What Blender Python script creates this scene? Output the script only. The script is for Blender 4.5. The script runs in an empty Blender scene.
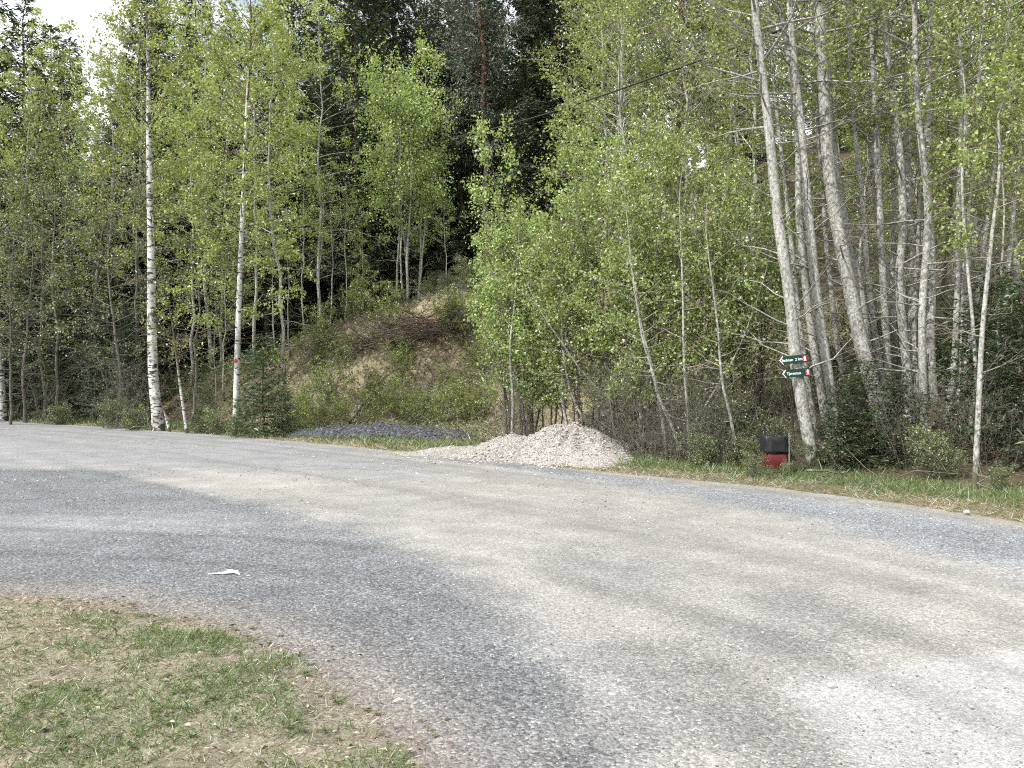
import bpy, math, random
import numpy as np

S = bpy.context.scene
COL = S.collection
F = 804.0            # focal length in pixels of the 1024 px wide frame
HY = 390.0           # horizon row
EYE = 1.6            # eye height in metres
R = math.radians

# ------------------------------------------------------------------ camera, sky, sun, exposure
cam_d = bpy.data.cameras.new('camera')
cam_d.sensor_width = 36.0
cam_d.lens = 36.0 * F / 1024.0
cam_d.shift_y = (HY - 384.0) / 1024.0
cam_d.clip_start = 0.05
cam_d.clip_end = 3000.0
cam = bpy.data.objects.new('camera', cam_d)
cam.location = (0, 0, EYE)
cam.rotation_euler = (R(90), 0, 0)
COL.objects.link(cam)
S.camera = cam

SUN_EL, SUN_AZ = 50.0, 232.0     # azimuth clockwise from +Y: behind the camera on its left
world = bpy.data.worlds.new('World')
S.world = world
world.use_nodes = True
wn, wl = world.node_tree.nodes, world.node_tree.links
wn.clear()
sky = wn.new('ShaderNodeTexSky')
sky.sky_type = 'NISHITA'
sky.sun_disc = False
sky.sun_elevation = R(SUN_EL)
sky.sun_rotation = R(SUN_AZ)
sky.air_density = 1.0
sky.dust_density = 1.5
tc = wn.new('ShaderNodeTexCoord')
mp = wn.new('ShaderNodeMapping')
mp.inputs['Scale'].default_value = (1.0, 1.0, 2.2)
mp.inputs['Location'].default_value = (0.35, 0.2, 0.1)
nz = wn.new('ShaderNodeTexNoise')
nz.inputs['Scale'].default_value = 2.6
nz.inputs['Detail'].default_value = 7.0
nz.inputs['Roughness'].default_value = 0.55
rp = wn.new('ShaderNodeValToRGB')
rp.color_ramp.elements[0].position = 0.28
rp.color_ramp.elements[1].position = 0.47
mx = wn.new('ShaderNodeMixRGB')
mx.inputs[2].default_value = (11.5, 11.8, 12.2, 1)
bg = wn.new('ShaderNodeBackground')
bg.inputs['Strength'].default_value = 0.115
wo = wn.new('ShaderNodeOutputWorld')
wl.new(tc.outputs['Generated'], mp.inputs['Vector'])
wl.new(mp.outputs[0], nz.inputs['Vector'])
wl.new(nz.outputs['Fac'], rp.inputs[0])
wl.new(rp.outputs[0], mx.inputs[0])
wl.new(sky.outputs[0], mx.inputs[1])
wl.new(mx.outputs[0], bg.inputs['Color'])
wl.new(bg.outputs[0], wo.inputs['Surface'])

sun_d = bpy.data.lights.new('sun', 'SUN')
sun_d.energy = 4.1
sun_d.angle = R(0.5)
sun_d.color = (1.0, 0.972, 0.925)
sun = bpy.data.objects.new('sun', sun_d)
sun.rotation_euler = (R(90 - SUN_EL), 0, R(180 - SUN_AZ))
sun.location = (-60, -40, 90)
COL.objects.link(sun)

S.view_settings.view_transform = 'Standard'
S.view_settings.look = 'None'
S.view_settings.gamma = 1.0
S.view_settings.use_curve_mapping = False
S.view_settings.exposure = 0.6
S.cycles.max_bounces = 4
S.cycles.use_adaptive_sampling = True
S.cycles.adaptive_threshold = 0.03
S.cycles.diffuse_bounces = 2
S.cycles.glossy_bounces = 1
S.cycles.transmission_bounces = 2
S.cycles.caustics_reflective = False
S.cycles.caustics_refractive = False
S.cycles.use_denoising = False
S.cycles.filter_width = 1.1
S.render.use_persistent_data = False

# ------------------------------------------------------------------ small maths
def smooth(a, b, x):
    t = np.clip((np.asarray(x, float) - a) / (b - a), 0, 1)
    return t * t * (3 - 2 * t)

_hr = np.random.default_rng(5)
_HT = _hr.random(65536)
def vnoise(x, y, seed=0):
    x = np.asarray(x, float); y = np.asarray(y, float)
    xi = np.floor(x).astype(np.int64); yi = np.floor(y).astype(np.int64)
    fx = x - xi; fy = y - yi
    fx = fx * fx * (3 - 2 * fx); fy = fy * fy * (3 - 2 * fy)
    def h(a, b):
        return _HT[(a * 7919 + b * 104729 + seed * 31337 + (a * b) % 977) & 65535]
    return ((h(xi, yi) * (1 - fx) + h(xi + 1, yi) * fx) * (1 - fy)
            + (h(xi, yi + 1) * (1 - fx) + h(xi + 1, yi + 1) * fx) * fy)
def fbm(x, y, seed=0, octaves=4):
    s = 0; a = 0.5; n = 0
    for k in range(octaves):
        s = s + a * vnoise(x * 2 ** k, y * 2 ** k, seed + k); n += a; a *= .5
    return s / n - 0.5

def gp(px, py):                    # a pixel on level ground -> (x, y)
    d = F * EYE / (py - HY)
    return ((px - 512) / F * d, d)
def wp(px, py, d):                 # a pixel at a known distance -> world point
    return np.array([(px - 512) / F * d, d, EYE + (HY - py) / F * d])

EDGE = np.array([(60, -180), (24, -40), (13, -9), (9.3, 1.5), (7.6, 6.0)]
                + [gp(*p) for p in [(1024, 524), (900, 505), (775, 489), (620, 474), (500, 461), (400, 452), (300, 442), (200, 434), (100, 427), (0, 421)]]
                + [(-44, 52), (-90, 78), (-330, 190)])
def edge_dist(x, y):               # signed distance beyond the far road edge, and x of the nearest edge point
    x = np.asarray(x, float); y = np.asarray(y, float)
    best = np.full(x.shape, 1e9); sg = np.ones(x.shape); ex = np.zeros(x.shape)
    for a, b in zip(EDGE[:-1], EDGE[1:]):
        dx, dy = b - a
        t = np.clip(((x - a[0]) * dx + (y - a[1]) * dy) / (dx * dx + dy * dy), 0, 1)
        qx = a[0] + t * dx; qy = a[1] + t * dy
        d = np.hypot(x - qx, y - qy)
        m = d < best - 1e-9
        best = np.where(m, d, best)
        cr = dx * (y - a[1]) - dy * (x - a[0])      # left of travel = negative side test
        sg = np.where(m, np.where(cr < 0, 1.0, -1.0), sg)
        ex = np.where(m, qx, ex)
    return best * sg, ex

FX = np.array([-60, -17, -14, -11, -9, -6.5, -4, -1, 1.5, 4, 60])
FD = np.array([2.2, 2.2, 2.4, 4.5, 7.5, 8.4, 7.2, 5.6, 3.6, 2.6, 2.4])
HX = np.array([-60, -22, -14, -11, -8, -5, -3, 0, 3, 6, 60])
HH = np.array([.8, 1.0, 3.2, 4.4, 5.0, 4.9, 4.2, 2.0, .6, .35, .35])
def height(x, y):
    d, ex = edge_dist(x, y)
    df = np.interp(ex, FX, FD); hs = np.interp(ex, HX, HH)
    u = np.maximum(d - df, 0)
    h = hs * smooth(0, 6.0, u) + 0.20 * u + 0.20 * np.maximum(u - 9, 0)
    h = np.where(u > 75, hs + .2 * 75 + .2 * 66 + 0.04 * (u - 75), h)
    h = h + smooth(1.0, 6, d) * (0.55 * fbm(x * .45, y * .45, 3) + 0.25 * fbm(x * 1.7, y * 1.7, 9)) + smooth(3, 7, d) * smooth(-16, -12, ex) * (1 - smooth(0, 3, ex)) * (1 - smooth(14, 18, d)) * (1.0 * fbm(x * .7, y * .7, 13) + .55 * fbm(x * 1.9, y * 1.9, 14))
    h = h + 0.10 * smooth(0.1, 1.2, d) + .05 * fbm(x * 3, y * 3, 4) * smooth(0, .8, d)
    return h
def hz(x, y):
    return float(height(np.array([x]), np.array([y]))[0])

def X0(px, y): return (px - 512) / F * y
def poly_sd(x, y, poly):           # signed distance to a polygon, negative inside
    best = np.full(x.shape, 1e9); inside = np.zeros(x.shape, bool)
    n = len(poly)
    for i in range(n):
        ax, ay = poly[i]; bx, by = poly[(i + 1) % n]
        dx, dy = bx - ax, by - ay
        t = np.clip(((x - ax) * dx + (y - ay) * dy) / (dx * dx + dy * dy + 1e-9), 0, 1)
        best = np.minimum(best, np.hypot(x - ax - t * dx, y - ay - t * dy))
        if abs(dy) > 1e-9:
            c = ((ay > y) != (by > y)) & (x < (bx - ax) * (y - ay) / dy + ax)
            inside ^= c
    return np.where(inside, -best, best)

# ------------------------------------------------------------------ mesh helpers
def mesh_np(name, V, Q, mats, attrs=None, smooth_shade=False, mat_idx=None):
    """V (n,3), Q (m,k) all the same size"""
    me = bpy.data.meshes.new(name)
    V = np.ascontiguousarray(V, np.float32); Q = np.ascontiguousarray(Q, np.int32)
    m, k = Q.shape
    me.vertices.add(len(V)); me.vertices.foreach_set('co', V.ravel())
    me.loops.add(m * k); me.loops.foreach_set('vertex_index', Q.ravel())
    me.polygons.add(m)
    me.polygons.foreach_set('loop_start', np.arange(0, m * k, k, dtype=np.int32))
    me.polygons.foreach_set('loop_total', np.full(m, k, np.int32))
    if mat_idx is not None:
        me.polygons.foreach_set('material_index', np.ascontiguousarray(mat_idx, np.int32))
    me.polygons.foreach_set('use_smooth', np.full(m, smooth_shade, bool))
    me.update(calc_edges=True)
    for a, arr in (attrs or {}).items():
        arr = np.asarray(arr, np.float32)
        if arr.ndim == 2:
            at = me.attributes.new(a, 'FLOAT_COLOR', 'POINT')
            c4 = np.ones((len(V), 4), np.float32); c4[:, :3] = arr
            at.data.foreach_set('color', c4.ravel())
        else:
            at = me.attributes.new(a, 'FLOAT', 'POINT'); at.data.foreach_set('value', arr)
    for mm in (mats if isinstance(mats, (list, tuple)) else [mats]):
        me.materials.append(mm)
    return me

def tag(o, label=None, cat=None, group=None, kind=None):
    if label: o['label'] = label
    if cat: o['category'] = cat
    if group: o['group'] = group
    if kind: o['kind'] = kind
    return o
def obj(name, me, parent=None, loc=(0, 0, 0)):
    o = bpy.data.objects.new(name, me); COL.objects.link(o)
    o.location = loc
    if parent: o.parent = parent
    return o
def thing(name, label, cat, loc, rz=0.0, sc=1.0, group=None):
    o = bpy.data.objects.new(name, None); COL.objects.link(o)
    o.empty_display_size = 0.3
    o.location = loc; o.rotation_euler = (0, 0, rz)
    o.scale = (sc, sc, sc) if np.isscalar(sc) else sc
    return tag(o, label, cat, group)

class Wood:
    """collects tapering tubes of quads"""
    def __init__(self): self.v = []; self.q = []; self.r = []; self.n = 0
    def tube(self, P, rad, k=5):
        P = np.asarray(P, float); rad = np.asarray(rad, float); n = len(P)
        T = np.gradient(P, axis=0); T /= np.linalg.norm(T, axis=1, keepdims=True) + 1e-9
        ref = np.array([0, 0, 1.0]) if abs(T[:, 2].mean()) < .8 else np.array([1.0, 0, 0])
        A = np.cross(T, ref); A /= np.linalg.norm(A, axis=1, keepdims=True) + 1e-9
        B = np.cross(T, A)
        u = np.arange(k) * 2 * math.pi / k
        ring = P[:, None] + rad[:, None, None] * (A[:, None] * np.cos(u)[None, :, None] + B[:, None] * np.sin(u)[None, :, None])
        self.v.append(ring.reshape(-1, 3)); self.r.append(np.repeat(rad, k))
        i = np.arange(n - 1)[:, None] * k; j = np.arange(k)[None]
        a = i + j; b = i + (j + 1) % k
        self.q.append((np.stack([a, b, b + k, a + k], -1).reshape(-1, 4)) + self.n)
        self.n += n * k
    def mesh(self, name, m):
        return mesh_np(name, np.concatenate(self.v), np.concatenate(self.q), m, {'rad': np.concatenate(self.r)}, True)

def leaf_mesh(name, P, L, W, mat, rng, D=None, N=None, fold=0.25):
    """one folded rhombus per point; D direction, N normal (random when left out)"""
    n = len(P)
    L = np.broadcast_to(np.asarray(L, float), (n,))[:, None]; W = np.broadcast_to(np.asarray(W, float), (n,))[:, None]
    if D is None: D = rng.normal(size=(n, 3)); D[:, 2] -= .35
    D = D / (np.linalg.norm(D, axis=1, keepdims=True) + 1e-9)
    if N is None: N = rng.normal(size=(n, 3)); N[:, 2] += .5
    Bt = np.cross(D, N); Bt /= np.linalg.norm(Bt, axis=1, keepdims=True) + 1e-9
    Nn = np.cross(Bt, D)
    mid = P + D * L * .45
    V = np.stack([P, mid + Bt * W * .5 + Nn * W * fold, P + D * L, mid - Bt * W * .5 + Nn * W * fold], 1).reshape(-1, 3)
    Q = np.arange(4 * n).reshape(n, 4)
    return mesh_np(name, V, Q, mat)

def catmull(P, m):
    P = np.asarray(P, float); n = len(P)
    t = np.concatenate([[0], np.cumsum(np.linalg.norm(np.diff(P, axis=0), axis=1))])
    u = np.linspace(0, t[-1], m)
    G = np.gradient(P, t, axis=0)
    i = np.clip(np.searchsorted(t, u, 'right') - 1, 0, n - 2)
    h = (t[i + 1] - t[i])[:, None]; s = ((u - t[i])[:, None]) / h
    return ((2 * s**3 - 3 * s**2 + 1) * P[i] + (s**3 - 2 * s**2 + s) * h * G[i]
            + (-2 * s**3 + 3 * s**2) * P[i + 1] + (s**3 - s**2) * h * G[i + 1])

# ------------------------------------------------------------------ materials
def newmat(name):
    m = bpy.data.materials.new(name); m.use_nodes = True
    nt = m.node_tree; nt.nodes.clear()
    out = nt.nodes.new('ShaderNodeOutputMaterial')
    return m, nt, out
def N(nt, t, **kw):
    n = nt.nodes.new('ShaderNode' + t)
    for k, v in kw.items():
        if k in n.inputs: n.inputs[k].default_value = v
        else: setattr(n, k, v)
    return n
def ramp(nt, fac, stops):
    r = N(nt, 'ValToRGB'); e = r.color_ramp.elements
    while len(e) > 1: e.remove(e[-1])
    e[0].position = stops[0][0]; e[0].color = (*stops[0][1], 1)
    for p, c in stops[1:]:
        x = e.new(p); x.color = (*c, 1)
    nt.links.new(fac, r.inputs[0])
    return r.outputs[0]
def mixc(nt, fac, a, b, mode='MIX'):
    m = N(nt, 'MixRGB', blend_type=mode)
    for i, v in ((0, fac), (1, a), (2, b)):
        if isinstance(v, bpy.types.NodeSocket): nt.links.new(v, m.inputs[i])
        elif i == 0: m.inputs[0].default_value = v
        else: m.inputs[i].default_value = (*v, 1)
    return m.outputs[0]
def math_(nt, op, a, b=0.0):
    m = N(nt, 'Math', operation=op)
    for i, v in ((0, a), (1, b)):
        if isinstance(v, bpy.types.NodeSocket): nt.links.new(v, m.inputs[i])
        else: m.inputs[i].default_value = v
    return m.outputs[0]
def diffuse_out(nt, out, col, rough=0.9, bump=None, bs=0.3, bd=0.02, spec=0.25):
    b = N(nt, 'BsdfPrincipled'); b.inputs['Roughness'].default_value = rough
    b.inputs['Specular IOR Level'].default_value = spec
    if isinstance(col, bpy.types.NodeSocket): nt.links.new(col, b.inputs['Base Color'])
    else: b.inputs['Base Color'].default_value = (*col, 1)
    if bump is not None:
        bn = N(nt, 'Bump', Strength=bs, Distance=bd); nt.links.new(bump, bn.inputs['Height']); nt.links.new(bn.outputs[0], b.inputs['Normal'])
    nt.links.new(b.outputs[0], out.inputs[0])
    return b
def plain(name, col, rough=0.6, metal=0.0, spec=0.3, vary=0.15, scale=12):
    m, nt, out = newmat(name)
    n = N(nt, 'TexNoise', Scale=scale, Detail=4.0)
    c = ramp(nt, n.outputs['Fac'], [(0.25, [x * (1 - vary) for x in col]), (.75, [x * (1 + vary) for x in col])])
    b = diffuse_out(nt, out, c, rough, spec=spec); b.inputs['Metallic'].default_value = metal
    return m

def leaf_mat(name, c0, c1, c2, trans=0.42):
    m, nt, out = newmat(name)
    g = N(nt, 'NewGeometry'); oi = N(nt, 'ObjectInfo')
    c = ramp(nt, g.outputs['Random Per Island'], [(0, c0), (.5, c1), (1, c2)])
    hs = N(nt, 'HueSaturation')
    nt.links.new(math_(nt, 'MULTIPLY_ADD', oi.outputs['Random'], .024), hs.inputs['Hue'])
    hs.inputs['Hue'].default_value = .5
    ma = hs.inputs['Hue'].links[0].from_node; ma.inputs[2].default_value = .488
    v = math_(nt, 'MULTIPLY_ADD', oi.outputs['Random'], .34); v.node.inputs[2].default_value = .83
    nt.links.new(v, hs.inputs['Value'])
    nt.links.new(c, hs.inputs['Color'])
    d = N(nt, 'BsdfDiffuse'); t = N(nt, 'BsdfTranslucent'); gl = N(nt, 'BsdfGlossy', Roughness=.42)
    gl.inputs['Color'].default_value = (1, 1, 1, 1)
    nt.links.new(hs.outputs[0], d.inputs[0])
    nt.links.new(mixc(nt, 1.0, hs.outputs[0], (1.25, 1.15, .6), 'MULTIPLY'), t.inputs[0])
    a = N(nt, 'MixShader', Fac=trans); nt.links.new(d.outputs[0], a.inputs[1]); nt.links.new(t.outputs[0], a.inputs[2])
    b = N(nt, 'MixShader', Fac=.055); nt.links.new(a.outputs[0], b.inputs[1]); nt.links.new(gl.outputs[0], b.inputs[2])
    nt.links.new(b.outputs[0], out.inputs[0])
    return m

M = {}
M['leaf_birch'] = leaf_mat('birch_leaf', (.165, .22, .055), (.27, .345, .095), (.39, .46, .17))
M['leaf_alder'] = leaf_mat('alder_leaf', (.13, .175, .042), (.22, .275, .075), (.34, .39, .14))
M['leaf_willow'] = leaf_mat('willow_leaf', (.17, .235, .065), (.28, .37, .115), (.42, .51, .21))
M['leaf_dull'] = leaf_mat('dull_leaf', (.085, .115, .042), (.15, .185, .075), (.31, .345, .18))
M['needle_spruce'] = leaf_mat('spruce_needle', (.045, .068, .042), (.07, .10, .058), (.105, .14, .078), .15)
M['needle_young'] = leaf_mat('young_spruce_needle', (.03, .055, .02), (.045, .075, .026), (.075, .11, .04), .2)
M['needle_pine'] = leaf_mat('pine_needle', (.055, .075, .05), (.08, .105, .066), (.115, .145, .09), .15)
M['moss'] = leaf_mat('moss_leaf', (.05, .075, .018), (.085, .125, .028), (.13, .17, .045), .3)
M['grass_green'] = leaf_mat('grass_blade', (.06, .10, .024), (.10, .155, .04), (.18, .21, .085), .3)
M['grass_dry'] = leaf_mat('dry_grass_blade', (.16, .135, .085), (.31, .27, .18), (.50, .46, .35), .25)

M['litter'] = leaf_mat('dead_leaf', (.07, .045, .025), (.17, .12, .075), (.38, .33, .24), .1)

def bark(name, kind, dirt=1.0):
    m, nt, out = newmat(name)
    tcn = N(nt, 'TexCoord'); at = N(nt, 'Attribute', attribute_name='rad')
    rad = at.outputs['Fac']
    mp1 = N(nt, 'Mapping'); nt.links.new(tcn.outputs['Object'], mp1.inputs[0])
    n1 = N(nt, 'TexNoise', Detail=5.0, Roughness=.6); nt.links.new(mp1.outputs[0], n1.inputs['Vector'])
    if kind == 'birch':
        mp1.inputs['Scale'].default_value = (3.0, 3.0, 9.0); n1.inputs['Scale'].default_value = 1.4
        n2 = N(nt, 'TexNoise', Scale=2.2, Detail=3.0); nt.links.new(tcn.outputs['Object'], n2.inputs['Vector'])
        base = ramp(nt, n2.outputs['Fac'], [(.3, (.30, .29, .265)), (.5, (.47, .46, .43)), (.65, (.62, .61, .58))])
        band = ramp(nt, n1.outputs['Fac'], [(.425 - .045 * (1 - dirt), (0, 0, 0)), (.475 - .045 * (1 - dirt), (1, 1, 1))])
        c = mixc(nt, band, (.05, .045, .04), base)
        sx = N(nt, 'SeparateXYZ'); nt.links.new(tcn.outputs['Object'], sx.inputs[0])
        n3 = N(nt, 'TexNoise', Scale=6.0, Detail=4.0); nt.links.new(tcn.outputs['Object'], n3.inputs['Vector'])
        low = math_(nt, 'ADD', math_(nt, 'MULTIPLY', sx.outputs[2], .55), math_(nt, 'MULTIPLY', n3.outputs['Fac'], 1.6))
        lowf = ramp(nt, low, [(.95, (0, 0, 0)), (1.35, (1, 1, 1))])
        n4 = N(nt, 'TexNoise', Scale=1.7, Detail=6.0, Roughness=.7); nt.links.new(tcn.outputs['Object'], n4.inputs['Vector'])
        c = mixc(nt, ramp(nt, n4.outputs['Fac'], [(.56, (0, 0, 0)), (.62, (1, 1, 1))]), c, mixc(nt, dirt, c, (.10, .095, .085)))
        c = mixc(nt, lowf, (.09, .08, .07), c)
        thin = ramp(nt, rad, [(.032, (1, 1, 1)), (.05, (0, 0, 0))])
        c = mixc(nt, thin, c, (.10, .075, .06))
        h = n1.outputs['Fac']
    elif kind == 'alder':
        mp1.inputs['Scale'].default_value = (9, 9, 6.0); n1.inputs['Scale'].default_value = 2.6; n1.inputs['Roughness'].default_value = .75
        c = ramp(nt, n1.outputs['Fac'], [(.34, (.075, .072, .066)), (.42, (.25, .245, .228)), (.54, (.42, .415, .39)), (.66, (.62, .615, .585))])
        n2 = N(nt, 'TexNoise', Scale=1.1, Detail=2.0); nt.links.new(tcn.outputs['Object'], n2.inputs['Vector'])
        c = mixc(nt, ramp(nt, n2.outputs['Fac'], [(.4, (.75, .75, .72)), (.65, (1.08, 1.05, 1.0))]), (0, 0, 0), c, 'MIX') if False else mixc(nt, 1.0, c, ramp(nt, n2.outputs['Fac'], [(.4, (.74, .73, .70)), (.65, (1, 1, .98))]), 'MULTIPLY')
        sx = N(nt, 'SeparateXYZ'); nt.links.new(tcn.outputs['Object'], sx.inputs[0])
        n3 = N(nt, 'TexNoise', Scale=5.0, Detail=5.0, Roughness=.7); nt.links.new(tcn.outputs['Object'], n3.inputs['Vector'])
        low = math_(nt, 'ADD', math_(nt, 'MULTIPLY', sx.outputs[2], .32), math_(nt, 'MULTIPLY', n3.outputs['Fac'], 1.5))
        c = mixc(nt, ramp(nt, low, [(.85, (0, 0, 0)), (1.35, (1, 1, 1))]), (.085, .085, .05), c)
        n5 = N(nt, 'TexNoise', Scale=2.3, Detail=4.0, Roughness=.7); nt.links.new(tcn.outputs['Object'], n5.inputs['Vector'])
        c = mixc(nt, ramp(nt, n5.outputs['Fac'], [(.57, (0, 0, 0)), (.66, (.7, .7, .7))]), c, (.16, .15, .12))
        thin = ramp(nt, rad, [(.004, (1, 1, 1)), (.016, (0, 0, 0))])
        c = mixc(nt, thin, c, (.20, .175, .14))
        h = n1.outputs['Fac']
    elif kind == 'twig':
        mp1.inputs['Scale'].default_value = (4, 4, 2.0); n1.inputs['Scale'].default_value = 3.0
        c = ramp(nt, n1.outputs['Fac'], [(.3, (.06, .052, .042)), (.7, (.19, .175, .145))])
        h = n1.outputs['Fac']
    elif kind == 'pine':
        mp1.inputs['Scale'].default_value = (6, 6, 1.6); n1.inputs['Scale'].default_value = 2.4
        c = ramp(nt, n1.outputs['Fac'], [(.35, (.09, .05, .035)), (.55, (.20, .11, .07)), (.75, (.28, .17, .11))])
        sx = N(nt, 'SeparateXYZ'); nt.links.new(tcn.outputs['Object'], sx.inputs[0])
        mr = N(nt, 'MapRange'); nt.links.new(sx.outputs[2], mr.inputs[0]); mr.inputs[1].default_value = 6.0; mr.inputs[2].default_value = 10.0
        c = mixc(nt, mr.outputs[0], (.085, .07, .06), c)
        h = n1.outputs['Fac']
    else:
        mp1.inputs['Scale'].default_value = (6, 6, 2.0); n1.inputs['Scale'].default_value = 3.0
        c = ramp(nt, n1.outputs['Fac'], [(.35, (.06, .045, .035)), (.7, (.16, .13, .105))])
        h = n1.outputs['Fac']
    diffuse_out(nt, out, c, .9, h, .5, .02, .15)
    return m
M['bark_clean'] = bark('clean_birch_bark', 'birch', .0)
for k in ('birch', 'alder', 'twig', 'pine', 'spruce'): M['bark_' + k] = bark(k + '_bark', k)

def gravel_mat(name, tint_attr=True, col=(.4, .38, .35), scale=58, bs=.8, bd=.016, contrast=(.40, 1.75)):
    m, nt, out = newmat(name)
    tcn = N(nt, 'TexCoord')
    if tint_attr:
        at = N(nt, 'Attribute', attribute_name='tint'); base = at.outputs['Color']
        lo = N(nt, 'Attribute', attribute_name='loose'); loose = lo.outputs['Fac']
    else:
        base = None; loose = None
    nd = N(nt, 'TexNoise', Scale=9.0, Detail=2.0); nt.links.new(tcn.outputs['Object'], nd.inputs['Vector'])
    wv = N(nt, 'MixRGB', blend_type='ADD'); wv.inputs[0].default_value = .03
    nt.links.new(tcn.outputs['Object'], wv.inputs[1]); nt.links.new(nd.outputs['Color'], wv.inputs[2])
    v1 = N(nt, 'TexVoronoi', Scale=scale); nt.links.new(wv.outputs[0], v1.inputs['Vector'])
    v2 = N(nt, 'TexVoronoi', Scale=scale * 2.3); nt.links.new(wv.outputs[0], v2.inputs['Vector'])
    s1 = N(nt, 'SeparateColor'); nt.links.new(v1.outputs['Color'], s1.inputs[0])
    s2 = N(nt, 'SeparateColor'); nt.links.new(v2.outputs['Color'], s2.inputs[0])
    a, b = contrast
    g1 = ramp(nt, s1.outputs[0], [(0, (a,) * 3), (.45, (.9,) * 3), (.8, (1.12,) * 3), (1, (b,) * 3)])
    g2 = ramp(nt, s2.outputs[1], [(0, (.72,) * 3), (.6, (1.02,) * 3), (1, (1.3,) * 3)])
    big = N(nt, 'TexNoise', Scale=1.3, Detail=5.0, Roughness=.65); nt.links.new(tcn.outputs['Object'], big.inputs['Vector'])
    g3 = ramp(nt, big.outputs['Fac'], [(.3, (.86,) * 3), (.7, (1.13,) * 3)])
    if base is None:
        c = mixc(nt, 1.0, col, g1, 'MULTIPLY')
    else:
        c = mixc(nt, 1.0, base, mixc(nt, loose, (1, 1, 1), g1), 'MULTIPLY')
    c = mixc(nt, 1.0, c, g2, 'MULTIPLY'); c = mixc(nt, 1.0, c, g3, 'MULTIPLY')
    hh = math_(nt, 'ADD', math_(nt, 'MULTIPLY', math_(nt, 'SUBTRACT', 1.0, v1.outputs['Distance']), .7),
               math_(nt, 'MULTIPLY', math_(nt, 'SUBTRACT', 1.0, v2.outputs['Distance']), .3))
    hh = math_(nt, 'ADD', hh, math_(nt, 'MULTIPLY', s1.outputs[1], .5))
    bsdf = diffuse_out(nt, out, c, .92, hh, bs, bd, .2)
    if loose is not None:
        bn = bsdf.inputs['Normal'].links[0].from_node
        nt.links.new(math_(nt, 'MULTIPLY_ADD', loose, .65), bn.inputs['Strength'])
        bn.inputs['Strength'].links[0].from_node.inputs[2].default_value = .18
    return m
M['road'] = gravel_mat('road_gravel')
M['heap_pale'] = gravel_mat('pale_crushed_stone', False, (.36, .335, .305), 42, .9, .03, (.5, 1.4))
M['heap_dark'] = gravel_mat('dark_crushed_stone', False, (.075, .078, .088), 16, .9, .05, (.4, 2.0))

def ground_mat():
    m, nt, out = newmat('forest_ground')
    tcn = N(nt, 'TexCoord'); at = N(nt, 'Attribute', attribute_name='tint')
    n1 = N(nt, 'TexNoise', Scale=5.0, Detail=8.0, Roughness=.7); nt.links.new(tcn.outputs['Object'], n1.inputs['Vector'])
    n2 = N(nt, 'TexNoise', Scale=38.0, Detail=3.0, Roughness=.7); nt.links.new(tcn.outputs['Object'], n2.inputs['Vector'])
    c = mixc(nt, 1.0, at.outputs['Color'], ramp(nt, n1.outputs['Fac'], [(.3, (.55, .55, .55)), (.5, (1, 1, 1)), (.7, (1.4, 1.35, 1.25))]), 'MULTIPLY')
    c = mixc(nt, 1.0, c, ramp(nt, n2.outputs['Fac'], [(.3, (.6, .6, .6)), (.7, (1.4, 1.4, 1.4))]), 'MULTIPLY')
    diffuse_out(nt, out, c, .95, math_(nt, 'ADD', n1.outputs['Fac'], math_(nt, 'MULTIPLY', n2.outputs['Fac'], .4)), .8, .08, .1)
    return m
M['ground'] = ground_mat()
def soil_mat():
    m, nt, out = newmat('lawn_soil')
    tcn = N(nt, 'TexCoord'); at = N(nt, 'Attribute', attribute_name='tint')
    n1 = N(nt, 'TexNoise', Scale=14.0, Detail=8.0, Roughness=.75); nt.links.new(tcn.outputs['Object'], n1.inputs['Vector'])
    v1 = N(nt, 'TexVoronoi', Scale=70.0); nt.links.new(tcn.outputs['Object'], v1.inputs['Vector'])
    s1 = N(nt, 'SeparateColor'); nt.links.new(v1.outputs['Color'], s1.inputs[0])
    c = mixc(nt, 1.0, at.outputs['Color'], ramp(nt, n1.outputs['Fac'], [(.3, (.6, .58, .55)), (.5, (1, 1, 1)), (.7, (1.3, 1.28, 1.25))]), 'MULTIPLY')
    c = mixc(nt, 1.0, c, ramp(nt, s1.outputs[0], [(0, (.7, .7, .7)), (.7, (1.05, 1.05, 1.05)), (1, (1.45, 1.45, 1.45))]), 'MULTIPLY')
    diffuse_out(nt, out, c, .95, math_(nt, 'ADD', n1.outputs['Fac'], math_(nt, 'MULTIPLY', v1.outputs['Distance'], .5)), .7, .02, .1)
    return m
M['soil'] = soil_mat()
M['stone_pale'] = plain('pale_stone', (.36, .335, .305), .85, vary=.25, scale=9)
M['stone_grey'] = plain('grey_stone', (.30, .30, .31), .85, vary=.3, scale=9)
M['stone_loose'] = None
def loose_mat():
    m, nt, out = newmat('loose_stone')
    g = N(nt, 'NewGeometry')
    c = ramp(nt, g.outputs['Random Per Island'], [(0, (.07, .075, .085)), (.4, (.16, .165, .18)), (.75, (.30, .295, .285)), (1, (.55, .53, .50))])
    diffuse_out(nt, out, c, .85)
    return m
M['stone_loose'] = loose_mat()
def heap_stone():
    m, nt, out = newmat('heap_stone'); g = N(nt, 'NewGeometry')
    diffuse_out(nt, out, ramp(nt, g.outputs['Random Per Island'], [(0, (.14, .135, .125)), (.4, (.30, .283, .262)), (.75, (.40, .38, .352)), (1, (.56, .54, .51))]), .85)
    return m
M['stone_heap'] = heap_stone()
M['stone_dark'] = plain('dark_stone', (.07, .073, .082), .9, vary=.5, scale=20)
M['sign_green'] = plain('sign_green', (.008, .045, .034), .45, vary=.08)
M['sign_white'] = plain('sign_white', (.8, .8, .78), .5, vary=.03)
M['sign_red'] = plain('sign_red', (.45, .03, .06), .45, vary=.06)
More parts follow.
